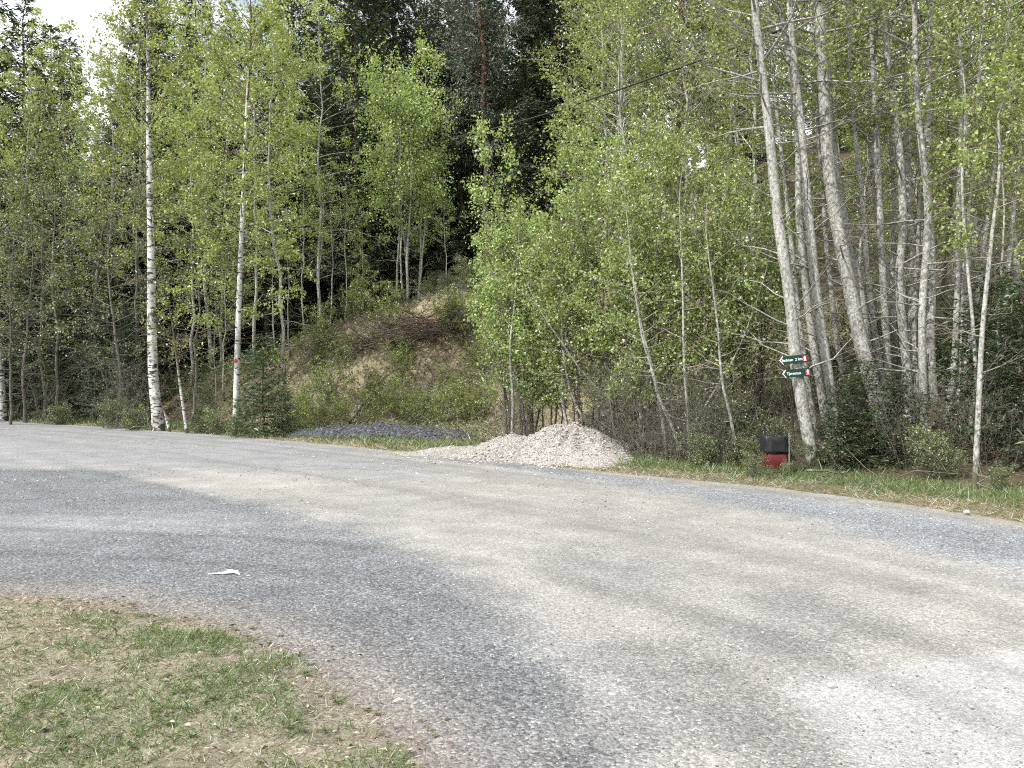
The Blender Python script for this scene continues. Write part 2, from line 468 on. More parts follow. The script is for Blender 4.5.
M['bin_red'] = plain('bin_red', (.12, .011, .014), .6, vary=.2, spec=.5, scale=6)
M['bin_black'] = plain('black_plastic', (.010, .0105, .012), .5, vary=.3, spec=.5)
M['metal_grey'] = plain('galvanised_steel', (.22, .22, .22), .6, .4, vary=.2)
M['cable'] = plain('cable_black', (.03, .03, .032), .6)
M['white_scrap'] = plain('white_scrap', (.8, .79, .76), .7, vary=.05)
M['blaze'] = plain('red_blaze_paint', (.5, .03, .03), .6, vary=.1)

# ------------------------------------------------------------------ ground, road, lawn
def axis(segs):
    out = []
    for a, b, s in segs:
        out.append(np.arange(a, b - 1e-6, s))
    out.append([segs[-1][1]])
    return np.concatenate(out)
def grid(X, Y):
    gx, gy = np.meshgrid(X, Y)
    nx, ny = len(X), len(Y)
    i = np.arange(ny - 1)[:, None] * nx + np.arange(nx - 1)[None]
    Q = np.stack([i, i + 1, i + nx + 1, i + nx], -1).reshape(-1, 4)
    return gx.ravel(), gy.ravel(), Q

LAWN = [gp(*p) for p in [(0, 588), (70, 590), (140, 597), (250, 616), (330, 644), (400, 686), (455, 726), (505, 768), (560, 830), (640, 960)]]
LAWN = [(-60, 14), (-20, 9.4), (-9, 7.6)] + LAWN + [(.35, 0), (.6, -3), (2, -20), (-60, -20)]

gx, gy, Q = grid(axis([(-900, -120, 60), (-120, -60, 6), (-60, -30, 1.2), (-30, 20, .5), (20, 60, 2), (60, 120, 10), (120, 900, 60)]),
                 axis([(-900, -100, 50), (-100, 0, 8), (0, 8, 1), (8, 60, .45), (60, 110, 2), (110, 200, 10), (200, 900, 70)]))
d, ex = edge_dist(gx, gy)
z = height(gx, gy) - 0.035 * (1 - smooth(-.3, .25, d)) - .02
litter = np.array([.085, .068, .045]); verge = np.array([.145, .122, .082]); bank = np.array([.24, .205, .14]); dark = np.array([.05, .045, .03])
pit = smooth(-16, -12, ex) * (1 - smooth(0.5, 3, ex))
t = litter[None] * (0.75 + .5 * (fbm(gx, gy, 21) + .5))[:, None]
v = (1 - smooth(1.2, 3.2, d + 1.5 * fbm(gx * .8, gy * .8, 12)))[:, None]
t = t * (1 - v) + verge * v
b = (pit * smooth(2, 4, d) * (1 - smooth(13, 15.5, d + 5 * fbm(gx * .3, gy * .3, 15))))[:, None]
t = t * (1 - b) + bank * b
scar = np.exp(-((gx - X0(448, 35.5)) ** 2 / 2.2 + (gy - 35.5) ** 2 / 1.6)) + .8 * np.exp(-((gx - X0(340, 32)) ** 2 / .8 + (gy - 32) ** 2 / .4))
t = t * (1 - scar[:, None].clip(0, 1) * .7) + np.array([.33, .26, .17]) * scar[:, None].clip(0, 1) * .7
me = mesh_np('ground', np.stack([gx, gy, z], 1), Q, M['ground'], {'tint': t}, True)
tag(obj('ground', me), kind='structure')

# the gravel road: one fine sheet, ragged along both borders
X = axis([(-340, -60, 8), (-60, -30, .8), (-30, -8, .2), (-8, 10, .075), (10, 14, .5), (14, 64, 5)])
Y = axis([(-180, -10, 8), (-10, 2, .8), (2, 10, .06), (10, 20, .1), (20, 46, .2), (46, 80, .8), (80, 200, 6)])
gx, gy, Q = grid(X, Y)
d, ex = edge_dist(gx, gy)
sl = poly_sd(gx, gy, LAWN)
rag = .5 * fbm(gx * 1.6, gy * 1.6, 30) + .25 * fbm(gx * 6, gy * 6, 31)
keep = (d < 0.25 + rag) & (sl > -0.9)
kq = keep[Q].all(1)
used = np.unique(Q[kq]); remap = np.full(len(gx), -1); remap[used] = np.arange(len(used))
Q = remap[Q[kq]]; gx = gx[used]; gy = gy[used]; d = d[used]; ex = ex[used]; sl = sl[used]
fn = fbm(gx * .7, gy * .7, 40); fm = fbm(gx * 2.6, gy * 2.6, 41); ff = fbm(gx * 9, gy * 9, 42)
def G(pts): return [gp(*p) for p in pts]
def patch(poly, soft, amp=.6):
    s = poly_sd(gx, gy, poly) + amp * (fn + .6 * fm)
    return (1 - smooth(-soft, soft, s))[:, None]
BLUE = np.array([.143, .148, .156]); DUST = np.array([.232, .223, .207]); PALE = np.array([.262, .256, .246]); OLIVE = np.array([.158, .154, .145])
FAR = np.array([.196, .197, .197]); CREAM = np.array([.265, .252, .232])
tint = np.repeat(DUST[None], len(gx), 0); loose = np.full(len(gx), .45)[:, None]
def lay(col, poly, soft, a=1.0, amp=.6, lo=None):
    global tint, loose
    w = patch(poly, soft, amp) * a
    tint = tint * (1 - w) + col * w
    if lo is not None: loose = loose * (1 - w) + lo * w
lay(FAR, G([(-600, 400), (120, 422), (330, 446), (420, 462), (420, 478), (330, 476), (150, 470), (-600, 462)]), 1.6, 1, 1.5, .3)
lay(BLUE, G([(-500, 462), (0, 468), (120, 472), (240, 496), (330, 522), (420, 556), (505, 612), (570, 680), (625, 768), (700, 900), (400, 1100), (-500, 900)]), .45, .95, .8, 1.0)
lay((BLUE * .9 + DUST * .25), G([(-300, 512), (0, 516), (150, 512), (262, 515), (262, 528), (150, 534), (0, 540), (-300, 544)]), .35, .7, .5, .6)
lay(CREAM, G([(150, 480), (205, 473), (300, 474), (325, 482), (300, 491), (230, 496)]), .7, .95, .8, .3)
lay(BLUE * 1.5, G([(500, 463), (620, 478), (775, 494), (900, 511), (1024, 532), (1200, 556), (1200, 620), (1024, 582), (900, 545), (800, 518), (640, 488), (500, 470)]), .45, .95, .5, 1.0)
lay(OLIVE, G([(525, 548), (590, 540), (640, 560), (700, 590), (650, 600), (560, 575)]), .4, .65, .5, .8)
lay(OLIVE, G([(745, 596), (800, 588), (900, 610), (960, 640), (880, 656), (790, 660), (700, 640)]), .5, .8, .5, .7)
lay(OLIVE * 1.05, G([(600, 640), (700, 660), (790, 700), (860, 780), (800, 800), (700, 760), (620, 690)]), .25, .55, .4, .8)
lay(PALE, G([(785, 690), (860, 672), (1024, 650), (1300, 640), (1300, 900), (900, 900), (860, 760)]), .09, .95, .16, .3)
lay(PALE * .9, G([(335, 486), (420, 498), (620, 560), (760, 610), (740, 625), (600, 580), (400, 520), (330, 500)]), .8, .4, .8, .3)
lay(OLIVE * 1.1, G([(360, 480), (560, 510), (760, 556), (1000, 612), (1000, 620), (740, 566), (540, 520), (360, 488)]), .35, .35, .6, .5)
lay(PALE * .85, G([(470, 590), (560, 660), (660, 768), (690, 768), (600, 660), (500, 590)]), .3, .4, .4, .5)
lay(np.array([.185, .163, .14]), LAWN + [], .62, 1.0, .35, .7)
lay(np.array([.24, .20, .14]), [(p[0], p[1]) for p in EDGE[3:16]] + [(-30, 60), (20, 60), (20, 5)], .3, .6, .3, .6)
al = x_al = (gx * -.65 + gy * .75)
st = 1.0 * fbm(d * 2.6 + .25 * fn, al * .07, 44, 4) * smooth(-11, -8, d) * (sl > 2.2) + 1.05 * fbm(sl * 3.4 + .2 * fn, (gx + gy * .4) * .10, 46, 4) * (1 - smooth(3.0, 5.5, sl))
tint = tint * (1 + .5 * st)[:, None]
tint = np.clip(1.0 * tint * (1 + .16 * fn + .18 * fm + .16 * ff)[:, None], .03, .7)
z = .006 + .03 * fn + .012 * fm + .006 * ff - .05 * smooth(.05, .45, d) - .06 * smooth(.25, .9, -sl)
def road_z(x, y):
    x = np.asarray(x, float); y = np.asarray(y, float)
    return .006 + .03 * fbm(x * .7, y * .7, 40) + .012 * fbm(x * 2.6, y * 2.6, 41) + .006 * fbm(x * 9, y * 9, 42)
me = mesh_np('gravel_road', np.stack([gx, gy, z], 1), Q, M['road'], {'tint': tint, 'loose': loose[:, 0]}, True)
tag(obj('gravel_road', me), kind='structure')

# the lawn corner in front
gx, gy, Q = grid(axis([(-60, -10, 2), (-10, 2.4, .05)]), axis([(-20, 2, 1), (2, 8, .05), (8, 14, .5)]))
sl = poly_sd(gx, gy, LAWN) + .22 * fbm(gx * 3, gy * 3, 50) + .1 * fbm(gx * 11, gy * 11, 51)
z = -.03 + .075 * smooth(.25, -.8, sl) + .02 * fbm(gx * 2, gy * 2, 53) + .012 * fbm(gx * 9, gy * 9, 54)
keep = sl < .3
kq = keep[Q].all(1); used = np.unique(Q[kq]); remap = np.full(len(gx), -1); remap[used] = np.arange(len(used))
Q = remap[Q[kq]]; gx = gx[used]; gy = gy[used]; z = z[used]; sl = sl[used]
w = smooth(-.1, -.9, sl)[:, None]
t = np.array([.20, .175, .145]) * (1 - w) + np.array([.185, .17, .125]) * w
t = t * (1 + .6 * fbm(gx * 3, gy * 3, 57) + .7 * fbm(gx * 12, gy * 12, 58))[:, None]
me = mesh_np('lawn', np.stack([gx, gy, z], 1), Q, M['soil'], {'tint': t}, True)
tag(obj('lawn', me), kind='structure')
def lawn_z(x, y):
    s = poly_sd(x, y, LAWN) + .22 * fbm(x * 3, y * 3, 50) + .1 * fbm(x * 11, y * 11, 51)
    return s, -.03 + .075 * smooth(.25, -.8, s) + .02 * fbm(x * 2, y * 2, 53) + .012 * fbm(x * 9, y * 9, 54)

# ------------------------------------------------------------------ grass
def blades(name, P, L, W, mat, rng, lean=.5, spread=1.0):
    n = len(P)
    D = rng.normal(size=(n, 3)) * spread; D[:, 2] = np.abs(rng.normal(size=n)) * lean + .12
    return leaf_mesh(name, P, L, W, mat, rng, D=D, N=np.stack([rng.normal(size=n), rng.normal(size=n), np.full(n, .6)], 1), fold=.1)
rng = np.random.default_rng(11)
# lawn blades: dry mat everywhere, green where tufts grow
n = 230000
x = rng.uniform(-7.5, 1.0, n); y = rng.uniform(2.6, 7.6, n)
s, zz = lawn_z(x, y)
big = [gp(205, 645), gp(285, 690), gp(310, 722), gp(220, 725), gp(120, 735), gp(70, 690)]
gr = fbm(x * 1.6, y * 1.6, 60) * .9 + 1.4 * fbm(x * 8, y * 8, 61) + .06 + .14 * smooth(5.0, 3.8, y)
for (cx, cy), rr, am in [(gp(203, 648), .24, 1.9), (gp(292, 664), .12, 1.3), (gp(240, 695), .35, .35), (gp(155, 641), .15, .6), (gp(405, 764), .1, .8), (gp(85, 626), .12, .5), (gp(60, 712), .7, .25), (gp(170, 740), .6, .22)]:
    gr = gr + am * np.exp(-((x - cx) ** 2 + (y - cy) ** 2) / rr ** 2)
gr = gr * smooth(.05, -.55, s) - .25 * smooth(-.7, .1, s)
kd = (rng.random(n) < .5 * smooth(.2, -.6, s)) & (fbm(x * 4, y * 4, 63) > -.22)
kg = (gr > .12) & (rng.random(n) < np.clip((gr - .05) * 1.6, 0, .75))
kd &= ~kg
P = np.stack([x, y, zz - .004], 1)
o = obj('dry_grass', blades('dry_grass', P[kd], rng.uniform(.03, .075, kd.sum()), rng.uniform(.003, .006, kd.sum()), M['grass_dry'], rng, .22)); tag(o, kind='stuff')
hi = .032 + .045 * np.clip(gr[kg], 0, 1.6)
o = obj('lawn_grass', blades('lawn_grass', P[kg], hi * rng.uniform(.6, 1.3, kg.sum()), rng.uniform(.0035, .006, kg.sum()), M['grass_green'], rng, .8)); tag(o, kind='stuff')

# weeds: small flat rosettes of broad leaves, and dead leaves blown over the turf
cx = rng.uniform(-4.5, .6, 420); cy = rng.uniform(3.0, 6.2, 420)
s_, zc = lawn_z(cx, cy); ok = s_ < -.12; cx, cy, zc = cx[ok], cy[ok], zc[ok]
nn = len(cx) * 9; ang = rng.random(nn) * 6.28
Pw = np.repeat(np.stack([cx, cy, zc + .008], 1), 9, 0)
Dw = np.stack([np.cos(ang), np.sin(ang), rng.uniform(.05, .5, nn)], 1)
o = obj('weeds', leaf_mesh('weeds', Pw, rng.uniform(.012, .045, nn), rng.uniform(.008, .016, nn), M['moss'], rng, D=Dw, N=np.tile([0, 0, 1.0], (nn, 1)))); tag(o, kind='stuff')
n2 = 2600; lx = rng.uniform(-5, 1.2, n2); ly = rng.uniform(2.8, 7, n2); s_, zc = lawn_z(lx, ly); ok = (s_ < .25)
Pl = np.stack([lx, ly, zc + rng.uniform(.006, .03, n2)], 1)[ok]
o = obj('leaf_litter', leaf_mesh('leaf_litter', Pl, rng.uniform(.012, .045, len(Pl)), rng.uniform(.008, .026, len(Pl)), M['litter'], rng, D=rng.normal(size=(len(Pl), 3)) * [1, 1, .15], N=np.tile([0, 0, 1.0], (len(Pl), 1)) + rng.normal(0, .3, (len(Pl), 3)))); tag(o, kind='stuff')

# roadside verge and the dry bank in the old pit
n = 420000
x = rng.uniform(-34, 13, n); y = rng.uniform(3, 48, n)
d, ex = edge_dist(x, y)
vis = np.abs(x) < y * .68 + 1
p_v = smooth(.0, .5, d) * (1 - smooth(1.4, 2.6, d + 1.2 * fbm(x, y, 70)))
pk = vis & (rng.random(n) < p_v * .95)
pit0 = smooth(-16, -12, ex) * (1 - smooth(0.5, 3, ex)) * smooth(2, 4, d) * (1 - smooth(13, 16, d))
green = (pk & (fbm(x * 1.1, y * 1.1, 71) + .34 * smooth(.3, 1.0, d) - .03 > 0)) | (vis & (rng.random(n) < pit0 * .8) & (fbm(x * .9, y * .9, 73) > .06))
dry = pk & ~green & (rng.random(n) < .6)
zz = height(x, y) - .03
P = np.stack([x, y, zz], 1)
far = np.clip(y / 12, .9, 3.4)
o = obj('verge_grass', blades('verge_grass', P[green], rng.uniform(.09, .30, green.sum()), .009 * far[green], M['grass_green'], rng, 1.0)); tag(o, kind='stuff')
dry2 = dry
pit = smooth(-16, -12, ex) * (1 - smooth(0.5, 3, ex)) * smooth(2, 4, d) * (1 - smooth(13, 16, d + 5 * fbm(x * .3, y * .3, 15)))
bk = vis & (rng.random(n) < pit)
dry2 = dry | (bk & ~green & (fbm(x * .9, y * .9, 73) < .16))
o = obj('straw_grass', blades('straw_grass', P[dry2], np.where(d[dry2] > 3, rng.uniform(.15, .5, dry2.sum()), rng.uniform(.05, .14, dry2.sum())), .008 * far[dry2], M['grass_dry'], rng, .45)); tag(o, kind='stuff')

# dense grass fringe along the far road edge: green behind, pale dry blades next to the gravel
seg = [(a, b) for a, b in zip(EDGE[:-1], EDGE[1:]) if 2 < b[1] < 54]
ln = np.array([math.hypot(*(b - a)) / max(6, .5 * (a[1] + b[1])) for a, b in seg]); n = 210000
pick = rng.choice(len(seg), n, p=ln / ln.sum()); A_ = np.array([a for a, b in seg])[pick]; B_ = np.array([b for a, b in seg])[pick]
tt_ = rng.random(n)[:, None]; off = rng.random(n) * 2.6; nv = (B_ - A_); nv = np.stack([nv[:, 1], -nv[:, 0]], 1); nv /= np.linalg.norm(nv, axis=1, keepdims=True)
pq = A_ + (B_ - A_) * tt_ + nv * off[:, None]; x, y = pq[:, 0], pq[:, 1]
d, ex = edge_dist(x, y); edge_n = .5 * fbm(x * .7, y * .7, 171) + .35 * fbm(x * 2.5, y * 2.5, 172)
pitm = smooth(-13, -11, ex) * (1 - smooth(-2, 0, ex))
kg = (d > .85 + 1.2 * edge_n) & (rng.random(n) < .72 * (1 - .75 * pitm) * (1 - .6 * smooth(1.6, 2.6, d))) & (fbm(x * 3, y * 3, 173) > -.16)
kd = (d > .12 + .5 * edge_n) & ~kg & (rng.random(n) < .65) & (fbm(x * 2, y * 2, 174) > -.12)
P = np.stack([x, y, height(x, y) - .03], 1); wd = np.clip(y / 14, .8, 2.6)
o = obj('fringe_grass', blades('fringe_grass', P[kg], rng.uniform(.05, .17, kg.sum()), .0075 * wd[kg], M['grass_green'], rng, 1.1)); tag(o, kind='stuff')
o = obj('fringe_straw', blades('fringe_straw', P[kd], rng.uniform(.06, .18, kd.sum()), .007 * wd[kd], M['grass_dry'], rng, .3)); tag(o, kind='stuff')

# low leafy ground cover under the trees
n = 330000
x = rng.uniform(-40, 22, n); y = rng.uniform(8, 66, n)
d, ex = edge_dist(x, y)
pit = smooth(-16, -12, ex) * (1 - smooth(0.5, 3, ex)) * (1 - smooth(12, 14, d))
pr = smooth(1.3, 2.6, d) * (1 - smooth(26, 34, d)) * np.clip(.55 + 2.4 * fbm(x * .6, y * .6, 80), 0, 1) * (1 - .35 * pit)
kk = (np.abs(x) < y * .68 + 1) & (rng.random(n) < pr)
P = np.stack([x, y, height(x, y) + rng.random(n) ** 1.5 * .45 * np.clip(.4 + 2 * fbm(x * 1.3, y * 1.3, 81), .1, 1.2)], 1)[kk]
fy = np.clip(P[:, 1] / 20, .8, 2)
o = obj('undergrowth', leaf_mesh('undergrowth', P, rng.uniform(.05, .11, len(P)) * fy, .05 * fy, M['moss'], rng)); tag(o, kind='stuff')

# ------------------------------------------------------------------ loose stones
def ico_unit():
    g = (1 + 5 ** .5) / 2
    v = np.array([(-1, g, 0), (1, g, 0), (-1, -g, 0), (1, -g, 0), (0, -1, g), (0, 1, g), (0, -1, -g), (0, 1, -g), (g, 0, -1), (g, 0, 1), (-g, 0, -1), (-g, 0, 1)], float)
    f = np.array([(0, 11, 5), (0, 5, 1), (0, 1, 7), (0, 7, 10), (0, 10, 11), (1, 5, 9), (5, 11, 4), (11, 10, 2), (10, 7, 6), (7, 1, 8), (3, 9, 4), (3, 4, 2), (3, 2, 6), (3, 6, 8), (3, 8, 9), (4, 9, 5), (2, 4, 11), (6, 2, 10), (8, 6, 7), (9, 8, 1)])
    return v / np.linalg.norm(v[0]), f
IV, IF = ico_unit()
def rubble(name, P, size, mat, rng, flat=.65):
    n = len(P)
    sc = size[:, None, None] * rng.uniform(.6, 1.3, (n, 1, 3)) * np.array([1, 1, flat])
    V = IV[None] * (1 + rng.normal(0, .16, (n, 12, 1)))
    th = rng.random(n) * 6.28; c, s_ = np.cos(th), np.sin(th)
    V = V * sc
    V = np.stack([V[..., 0] * c[:, None] - V[..., 1] * s_[:, None], V[..., 0] * s_[:, None] + V[..., 1] * c[:, None], V[..., 2]], -1) + P[:, None]
    Q = (IF[None] + (np.arange(n) * 12)[:, None, None]).reshape(-1, 3)
    return mesh_np(name, V.reshape(-1, 3), Q, mat)
n = 60000
y = 2.8 + 24 * rng.random(n) ** 1.8; x = (rng.random(n) * 2 - 1) * (y * .68)
d, ex = edge_dist(x, y); sl = poly_sd(x, y, LAWN)
wl_ = np.clip(.25 + 2.5 * fbm(x * .8, y * .8, 90), .04, 1) * (1 - smooth(-.2, .6, d)) * smooth(-.5, .1, sl)
kk = (rng.random(n) < wl_ * .8)
sz = (.0035 + .0085 * rng.random(n) ** 3) * np.clip(y / 9, .75, 1.6)
P = np.stack([x, y, np.where(sl < 0, lawn_z(x, y)[1], road_z(x, y)) + sz * .2], 1)
tag(obj('loose_gravel', rubble('loose_gravel', P[kk], sz[kk], M['stone_loose'], rng)), kind='stuff')

# ------------------------------------------------------------------ plant generators
UP = np.array([0, 0, 1.0])
def trunk_line(rng, H, bend=.03, lean=(0, 0), m=14, sweep=0.0):
    t = np.linspace(0, 1, m)
    ax, ay = rng.normal(0, bend * H, 2)
    wob = np.stack([np.cumsum(rng.normal(0, .012 * H, m)), np.cumsum(rng.normal(0, .012 * H, m))], 1) * .5
    wob -= wob[0]
    return np.stack([lean[0] * t * H + ax * np.sin(t * 2.6) * t + wob[:, 0], lean[1] * t * H + ay * np.sin(t * 2.6) * t + wob[:, 1], t * H], 1)

def at(P, t):
    t = np.clip(t, 0, 1) * (len(P) - 1); i = min(int(t), len(P) - 2)
    return P[i] + (P[i + 1] - P[i]) * (t - i)

def broadleaf(rng, trunk, r0, c0=.35, nb=40, blen=2.6, elev=(20, 55), nt=8, lpt=30, leaf=(.075, .055), shape='oval',
              droop=0.0, dead=0, tr_pow=.8, jit=.07, k=7, wood=None, leaves=None, side=None):
    """a trunk with limbs, twigs and leaf clusters; returns the wood and the leaf points"""
    W = wood or Wood(); LP = [] if leaves is None else leaves
    m = len(trunk); H = trunk[-1][2] - trunk[0][2]
    tt = np.linspace(0, 1, m)
    rr = r0 * ((1 - tt) ** tr_pow * .93 + .07) ; rr[0] *= 1.25
    W.tube(trunk, rr, k)
    phi = rng.random() * 6.28
    for b in range(nb + dead):
        isdead = b >= nb
        if isdead: t = rng.uniform(.12, max(c0, .3) + .1)
        else:
            u = (b + rng.random()) / nb; t = c0 + (1 - c0) * u ** .9 * .985
        u = (t - c0) / (1 - c0)
        prof = {'oval': math.sqrt(max(.05, 1 - (1.5 * u - .62) ** 2)), 'cone': 1.05 - .85 * u, 'top': .5 + .6 * u - .75 * max(0, u - .65) / .35}[shape] if not isdead else .7
        L = blen * prof * rng.uniform(.65, 1.2)
        phi += 2.4 + rng.normal(0, .35)
        if side is not None and rng.random() < side[1]: phi = side[0] + rng.normal(0, .7)
        e = R(elev[0] + (elev[1] - elev[0]) * max(u, 0) + rng.normal(0, 9)) if not isdead else R(rng.uniform(-8, 35))
        d0 = np.array([math.cos(phi) * math.cos(e), math.sin(phi) * math.cos(e), math.sin(e)])
        p0 = at(trunk, t); np_ = 6
        s = np.linspace(0, 1, np_)
        side_v = np.cross(d0, UP); side_v /= np.linalg.norm(side_v) + 1e-9
        cv = rng.normal(0, .2) * L; bz = (rng.normal(.06, .12) - droop) * L
        B = p0 + d0 * (s * L)[:, None] + side_v * (cv * s ** 2)[:, None] + UP * (bz * s ** 2)[:, None]
        B[2:] += rng.normal(0, .025 * L, (np_ - 2, 3))
        rb = min(float(np.interp(t, tt, rr)) * .5, .005 + L * .0078)
        W.tube(B, np.maximum(rb * (1 - s * .85), .0035), 4)
        n_tw = max(2, int(nt * (L / blen) + rng.random()))
        for q in range(n_tw):
            v = rng.uniform(.28, 1.0) ** .8; pt = at(B, v)
            a = rng.normal(0, 1, 3); a -= d0 * a.dot(d0); a /= np.linalg.norm(a) + 1e-9
            td = d0 * rng.uniform(.35, .9) + a * rng.uniform(.4, .9) + UP * (rng.uniform(-.1, .3) - droop * 1.6)
            td /= np.linalg.norm(td)
            l2 = L * rng.uniform(.16, .42) * (1.15 - .5 * v) + .12
            T = np.stack([pt, pt + td * l2 * .5 + rng.normal(0, .03, 3), pt + td * l2 + UP * (-droop * .5 * l2) + rng.normal(0, .06, 3)])
            W.tube(T, [max(rb * .3, .0035), .0035, .002], 3)
            if isdead: continue
            nl = rng.poisson(lpt)
            if nl:
                g = rng.random(nl)[:, None]
                LP.append(T[0] * (1 - g) + T[2] * g + rng.normal(0, jit, (nl, 3)))
    return W, LP
def finish(name, W, LP, barkm, leafm, leaf, rng):
    tm = W.mesh(name + '_trunk', M[barkm])
    if not LP: return tm, None
    P = np.concatenate(LP)
    a = rng.random(6) * 6.28
    q = np.sin(2.1 * P[:, 0] + a[0]) * np.sin(2.3 * P[:, 1] + a[1]) + np.sin(2.7 * P[:, 2] + 1.3 * P[:, 0] + a[2]) * np.sin(1.9 * P[:, 1] - 1.1 * P[:, 2] + a[3])
    P = P[rng.random(len(P)) < np.clip(.78 + .75 * q, .12, 1)]
    s = rng.uniform(.45, 1.4, len(P))
    return tm, leaf_mesh(name + '_crown', P, leaf[0] * s, leaf[1] * s, M[leafm], rng)

def conifer(rng, H, c0, blen, whorls, per, r0, needle, barkm, needm, droop=.25, spl=.32, spw=.085, kind='spruce'):
    W = Wood(); tr = trunk_line(rng, H, .006, m=12)
    tt = np.linspace(0, 1, 12); rr = r0 * ((1 - tt) ** .9 * .96 + .03); W.tube(tr, rr, 7)
    P = []; D = []; NN = []; SZ = []
    for w in range(whorls):
        u = (w + rng.random() * .6) / whorls; t = c0 + (1 - c0) * u * .985
        if kind == 'spruce': base = blen * (1 - u) ** .8 + .18
        else: base = blen * math.sqrt(max(.08, 1 - (1.3 * u - .35) ** 2))
        ph = rng.random() * 6.28
        for b in range(per):
            phi = ph + b * 6.28 / per + rng.normal(0, .25)
            L = base * rng.uniform(.6, 1.15)
            e = R(8 + 30 * u + rng.normal(0, 8)) if kind == 'spruce' else R(5 + 45 * u + rng.normal(0, 12))
            d0 = np.array([math.cos(phi) * math.cos(e), math.sin(phi) * math.cos(e), math.sin(e)])
            s = np.linspace(0, 1, 5)
            bz = (-droop * (1 - u) * 1.4 + .12) * L if kind == 'spruce' else rng.normal(.05, .1) * L
            B = at(tr, t) + d0 * (s * L)[:, None] + UP * (bz * s ** 1.6)[:, None] + UP * (np.where(s > .8, .1 * L, 0))[:, None] * (kind == 'spruce')
            rb = .008 + L * .009
            W.tube(B, np.maximum(rb * (1 - s * .9), .004), 3)
            side_v = np.cross(d0, UP); side_v /= np.linalg.norm(side_v) + 1e-9
            if kind == 'spruce':
                ns = int(L * needle)
                v = rng.uniform(.12, 1.0, ns); bp = np.stack([np.interp(v, s, B[:, i]) for i in range(3)], 1)
                sd = np.where(rng.random(ns) < .5, -1, 1)[:, None]
                tw = .38 * L * (1.08 - v)[:, None] + .12
                off = rng.random((ns, 1)) * tw
                dirn = side_v * sd * .85 + d0 * .6 + UP * (-.28 - .35 * rng.random((ns, 1)))
                P.append(bp + dirn * off); D.append(dirn + rng.normal(0, .25, (ns, 3))); NN.append(np.tile(UP, (ns, 1)) + rng.normal(0, .45, (ns, 3)))
                SZ.append(rng.uniform(.6, 1.3, ns))
            else:
                nc = max(2, int(L * 2.6))
                for c in range(nc):
                    v = rng.uniform(.35, 1.02); cp = np.array([np.interp(v, s, B[:, i]) for i in range(3)]) + rng.normal(0, .22, 3)
                    ns = int(needle); dd = rng.normal(0, 1, (ns, 3)); dd[:, 2] = np.abs(dd[:, 2]) * .9 + .1
                    P.append(cp + rng.normal(0, 1, (ns, 3)) * np.array([.30, .30, .09])); D.append(dd); NN.append(rng.normal(0, 1, (ns, 3))); SZ.append(rng.uniform(.6, 1.3, ns))
    P = np.concatenate(P); D = np.concatenate(D); NN = np.concatenate(NN); SZ = np.concatenate(SZ)
    return W.mesh(kind + '_trunk', M[barkm]), leaf_mesh(kind + '_crown', P, spl * SZ, spw * SZ, M[needm], rng, D, NN, .15)

def multistem(rng, n, H, spread, r, c0, nb, blen, nt, lpt, leaf, barkm, leafm, name, lean=.22, droop=0., jit=.12, dead=2, shape='oval', elev=(25, 60)):
    W = Wood(); LP = []
    for i in range(n):
        a = rng.random() * 6.28; q = spread * math.sqrt(rng.random())
        h = H * rng.uniform(.6, 1.05)
        le = lean * rng.uniform(.2, 1.2)
        T = trunk_line(rng, h, .04, (math.cos(a) * le, math.sin(a) * le), 10) + np.array([math.cos(a) * q, math.sin(a) * q, -.12])
        broadleaf(rng, T, r * rng.uniform(.6, 1.15), c0, nb, blen, elev, nt, lpt, leaf, shape, droop, dead, wood=W, leaves=LP, k=5, jit=jit)
    return finish(name, W, LP, barkm, leafm, leaf, rng)

rng = np.random.default_rng(2024)
PR = {}
def proto(kind, fn, n):
    PR[kind] = [fn(np.random.default_rng(hash_seed(kind, i))) for i in range(n)]
def hash_seed(s, i): return sum(ord(c) * (k + 7) for k, c in enumerate(s)) * 17 + i
def mk_birch(r):
    W, LP = broadleaf(r, trunk_line(r, 14, .02), .075, .30, 52, 2.8, (8, 55), 9, 28, droop=.16, dead=5, jit=.07)
    return finish('birch', W, LP, 'bark_alder', 'leaf_birch', (.10, .07), r)
def mk_alder(r):
    W, LP = broadleaf(r, trunk_line(r, 12, .03), .10, .28, 46, 2.6, (15, 55), 9, 24, dead=9, jit=.07)
    return finish('alder', W, LP, 'bark_alder', 'leaf_alder', (.095, .075), r)
def mk_thin(r):
    W, LP = broadleaf(r, trunk_line(r, 12, .035), .095, .22, 44, 2.9, (0, 50), 11, 9, dead=14, jit=.08)
    return finish('alder', W, LP, 'bark_twig', 'leaf_dull', (.10, .08), r)
def mk_willow(r): return multistem(r, 9, 8.0, .6, .032, .16, 26, 1.25, 7, 24, (.072, .054), 'bark_twig', 'leaf_willow', 'willow', jit=.07, lean=.14, elev=(35, 68))
def mk_shrub(r): return multistem(r, 9, 2.6, .35, .014, .2, 8, .6, 5, 8, (.085, .065), 'bark_twig', 'leaf_alder', 'shrub', lean=.35, jit=.06)
def mk_bare(r): return multistem(r, 11, 3.4, .5, .016, .2, 9, .9, 6, 1.0, (.06, .045), 'bark_twig', 'leaf_dull', 'bare_shrub', lean=.42, jit=.06, dead=3)
def mk_leafy(r): return multistem(r, 8, 1.6, .3, .01, .15, 8, .45, 5, 14, (.06, .05), 'bark_twig', 'leaf_dull', 'leafy_bush', lean=.35, jit=.07)
def mk_pole(r):
    W, LP = broadleaf(r, trunk_line(r, 9, .025), .05, .42, 24, 1.3, (15, 55), 6, 14, dead=7, jit=.12)
    return finish('sapling', W, LP, 'bark_alder', 'leaf_birch', (.085, .06), r)
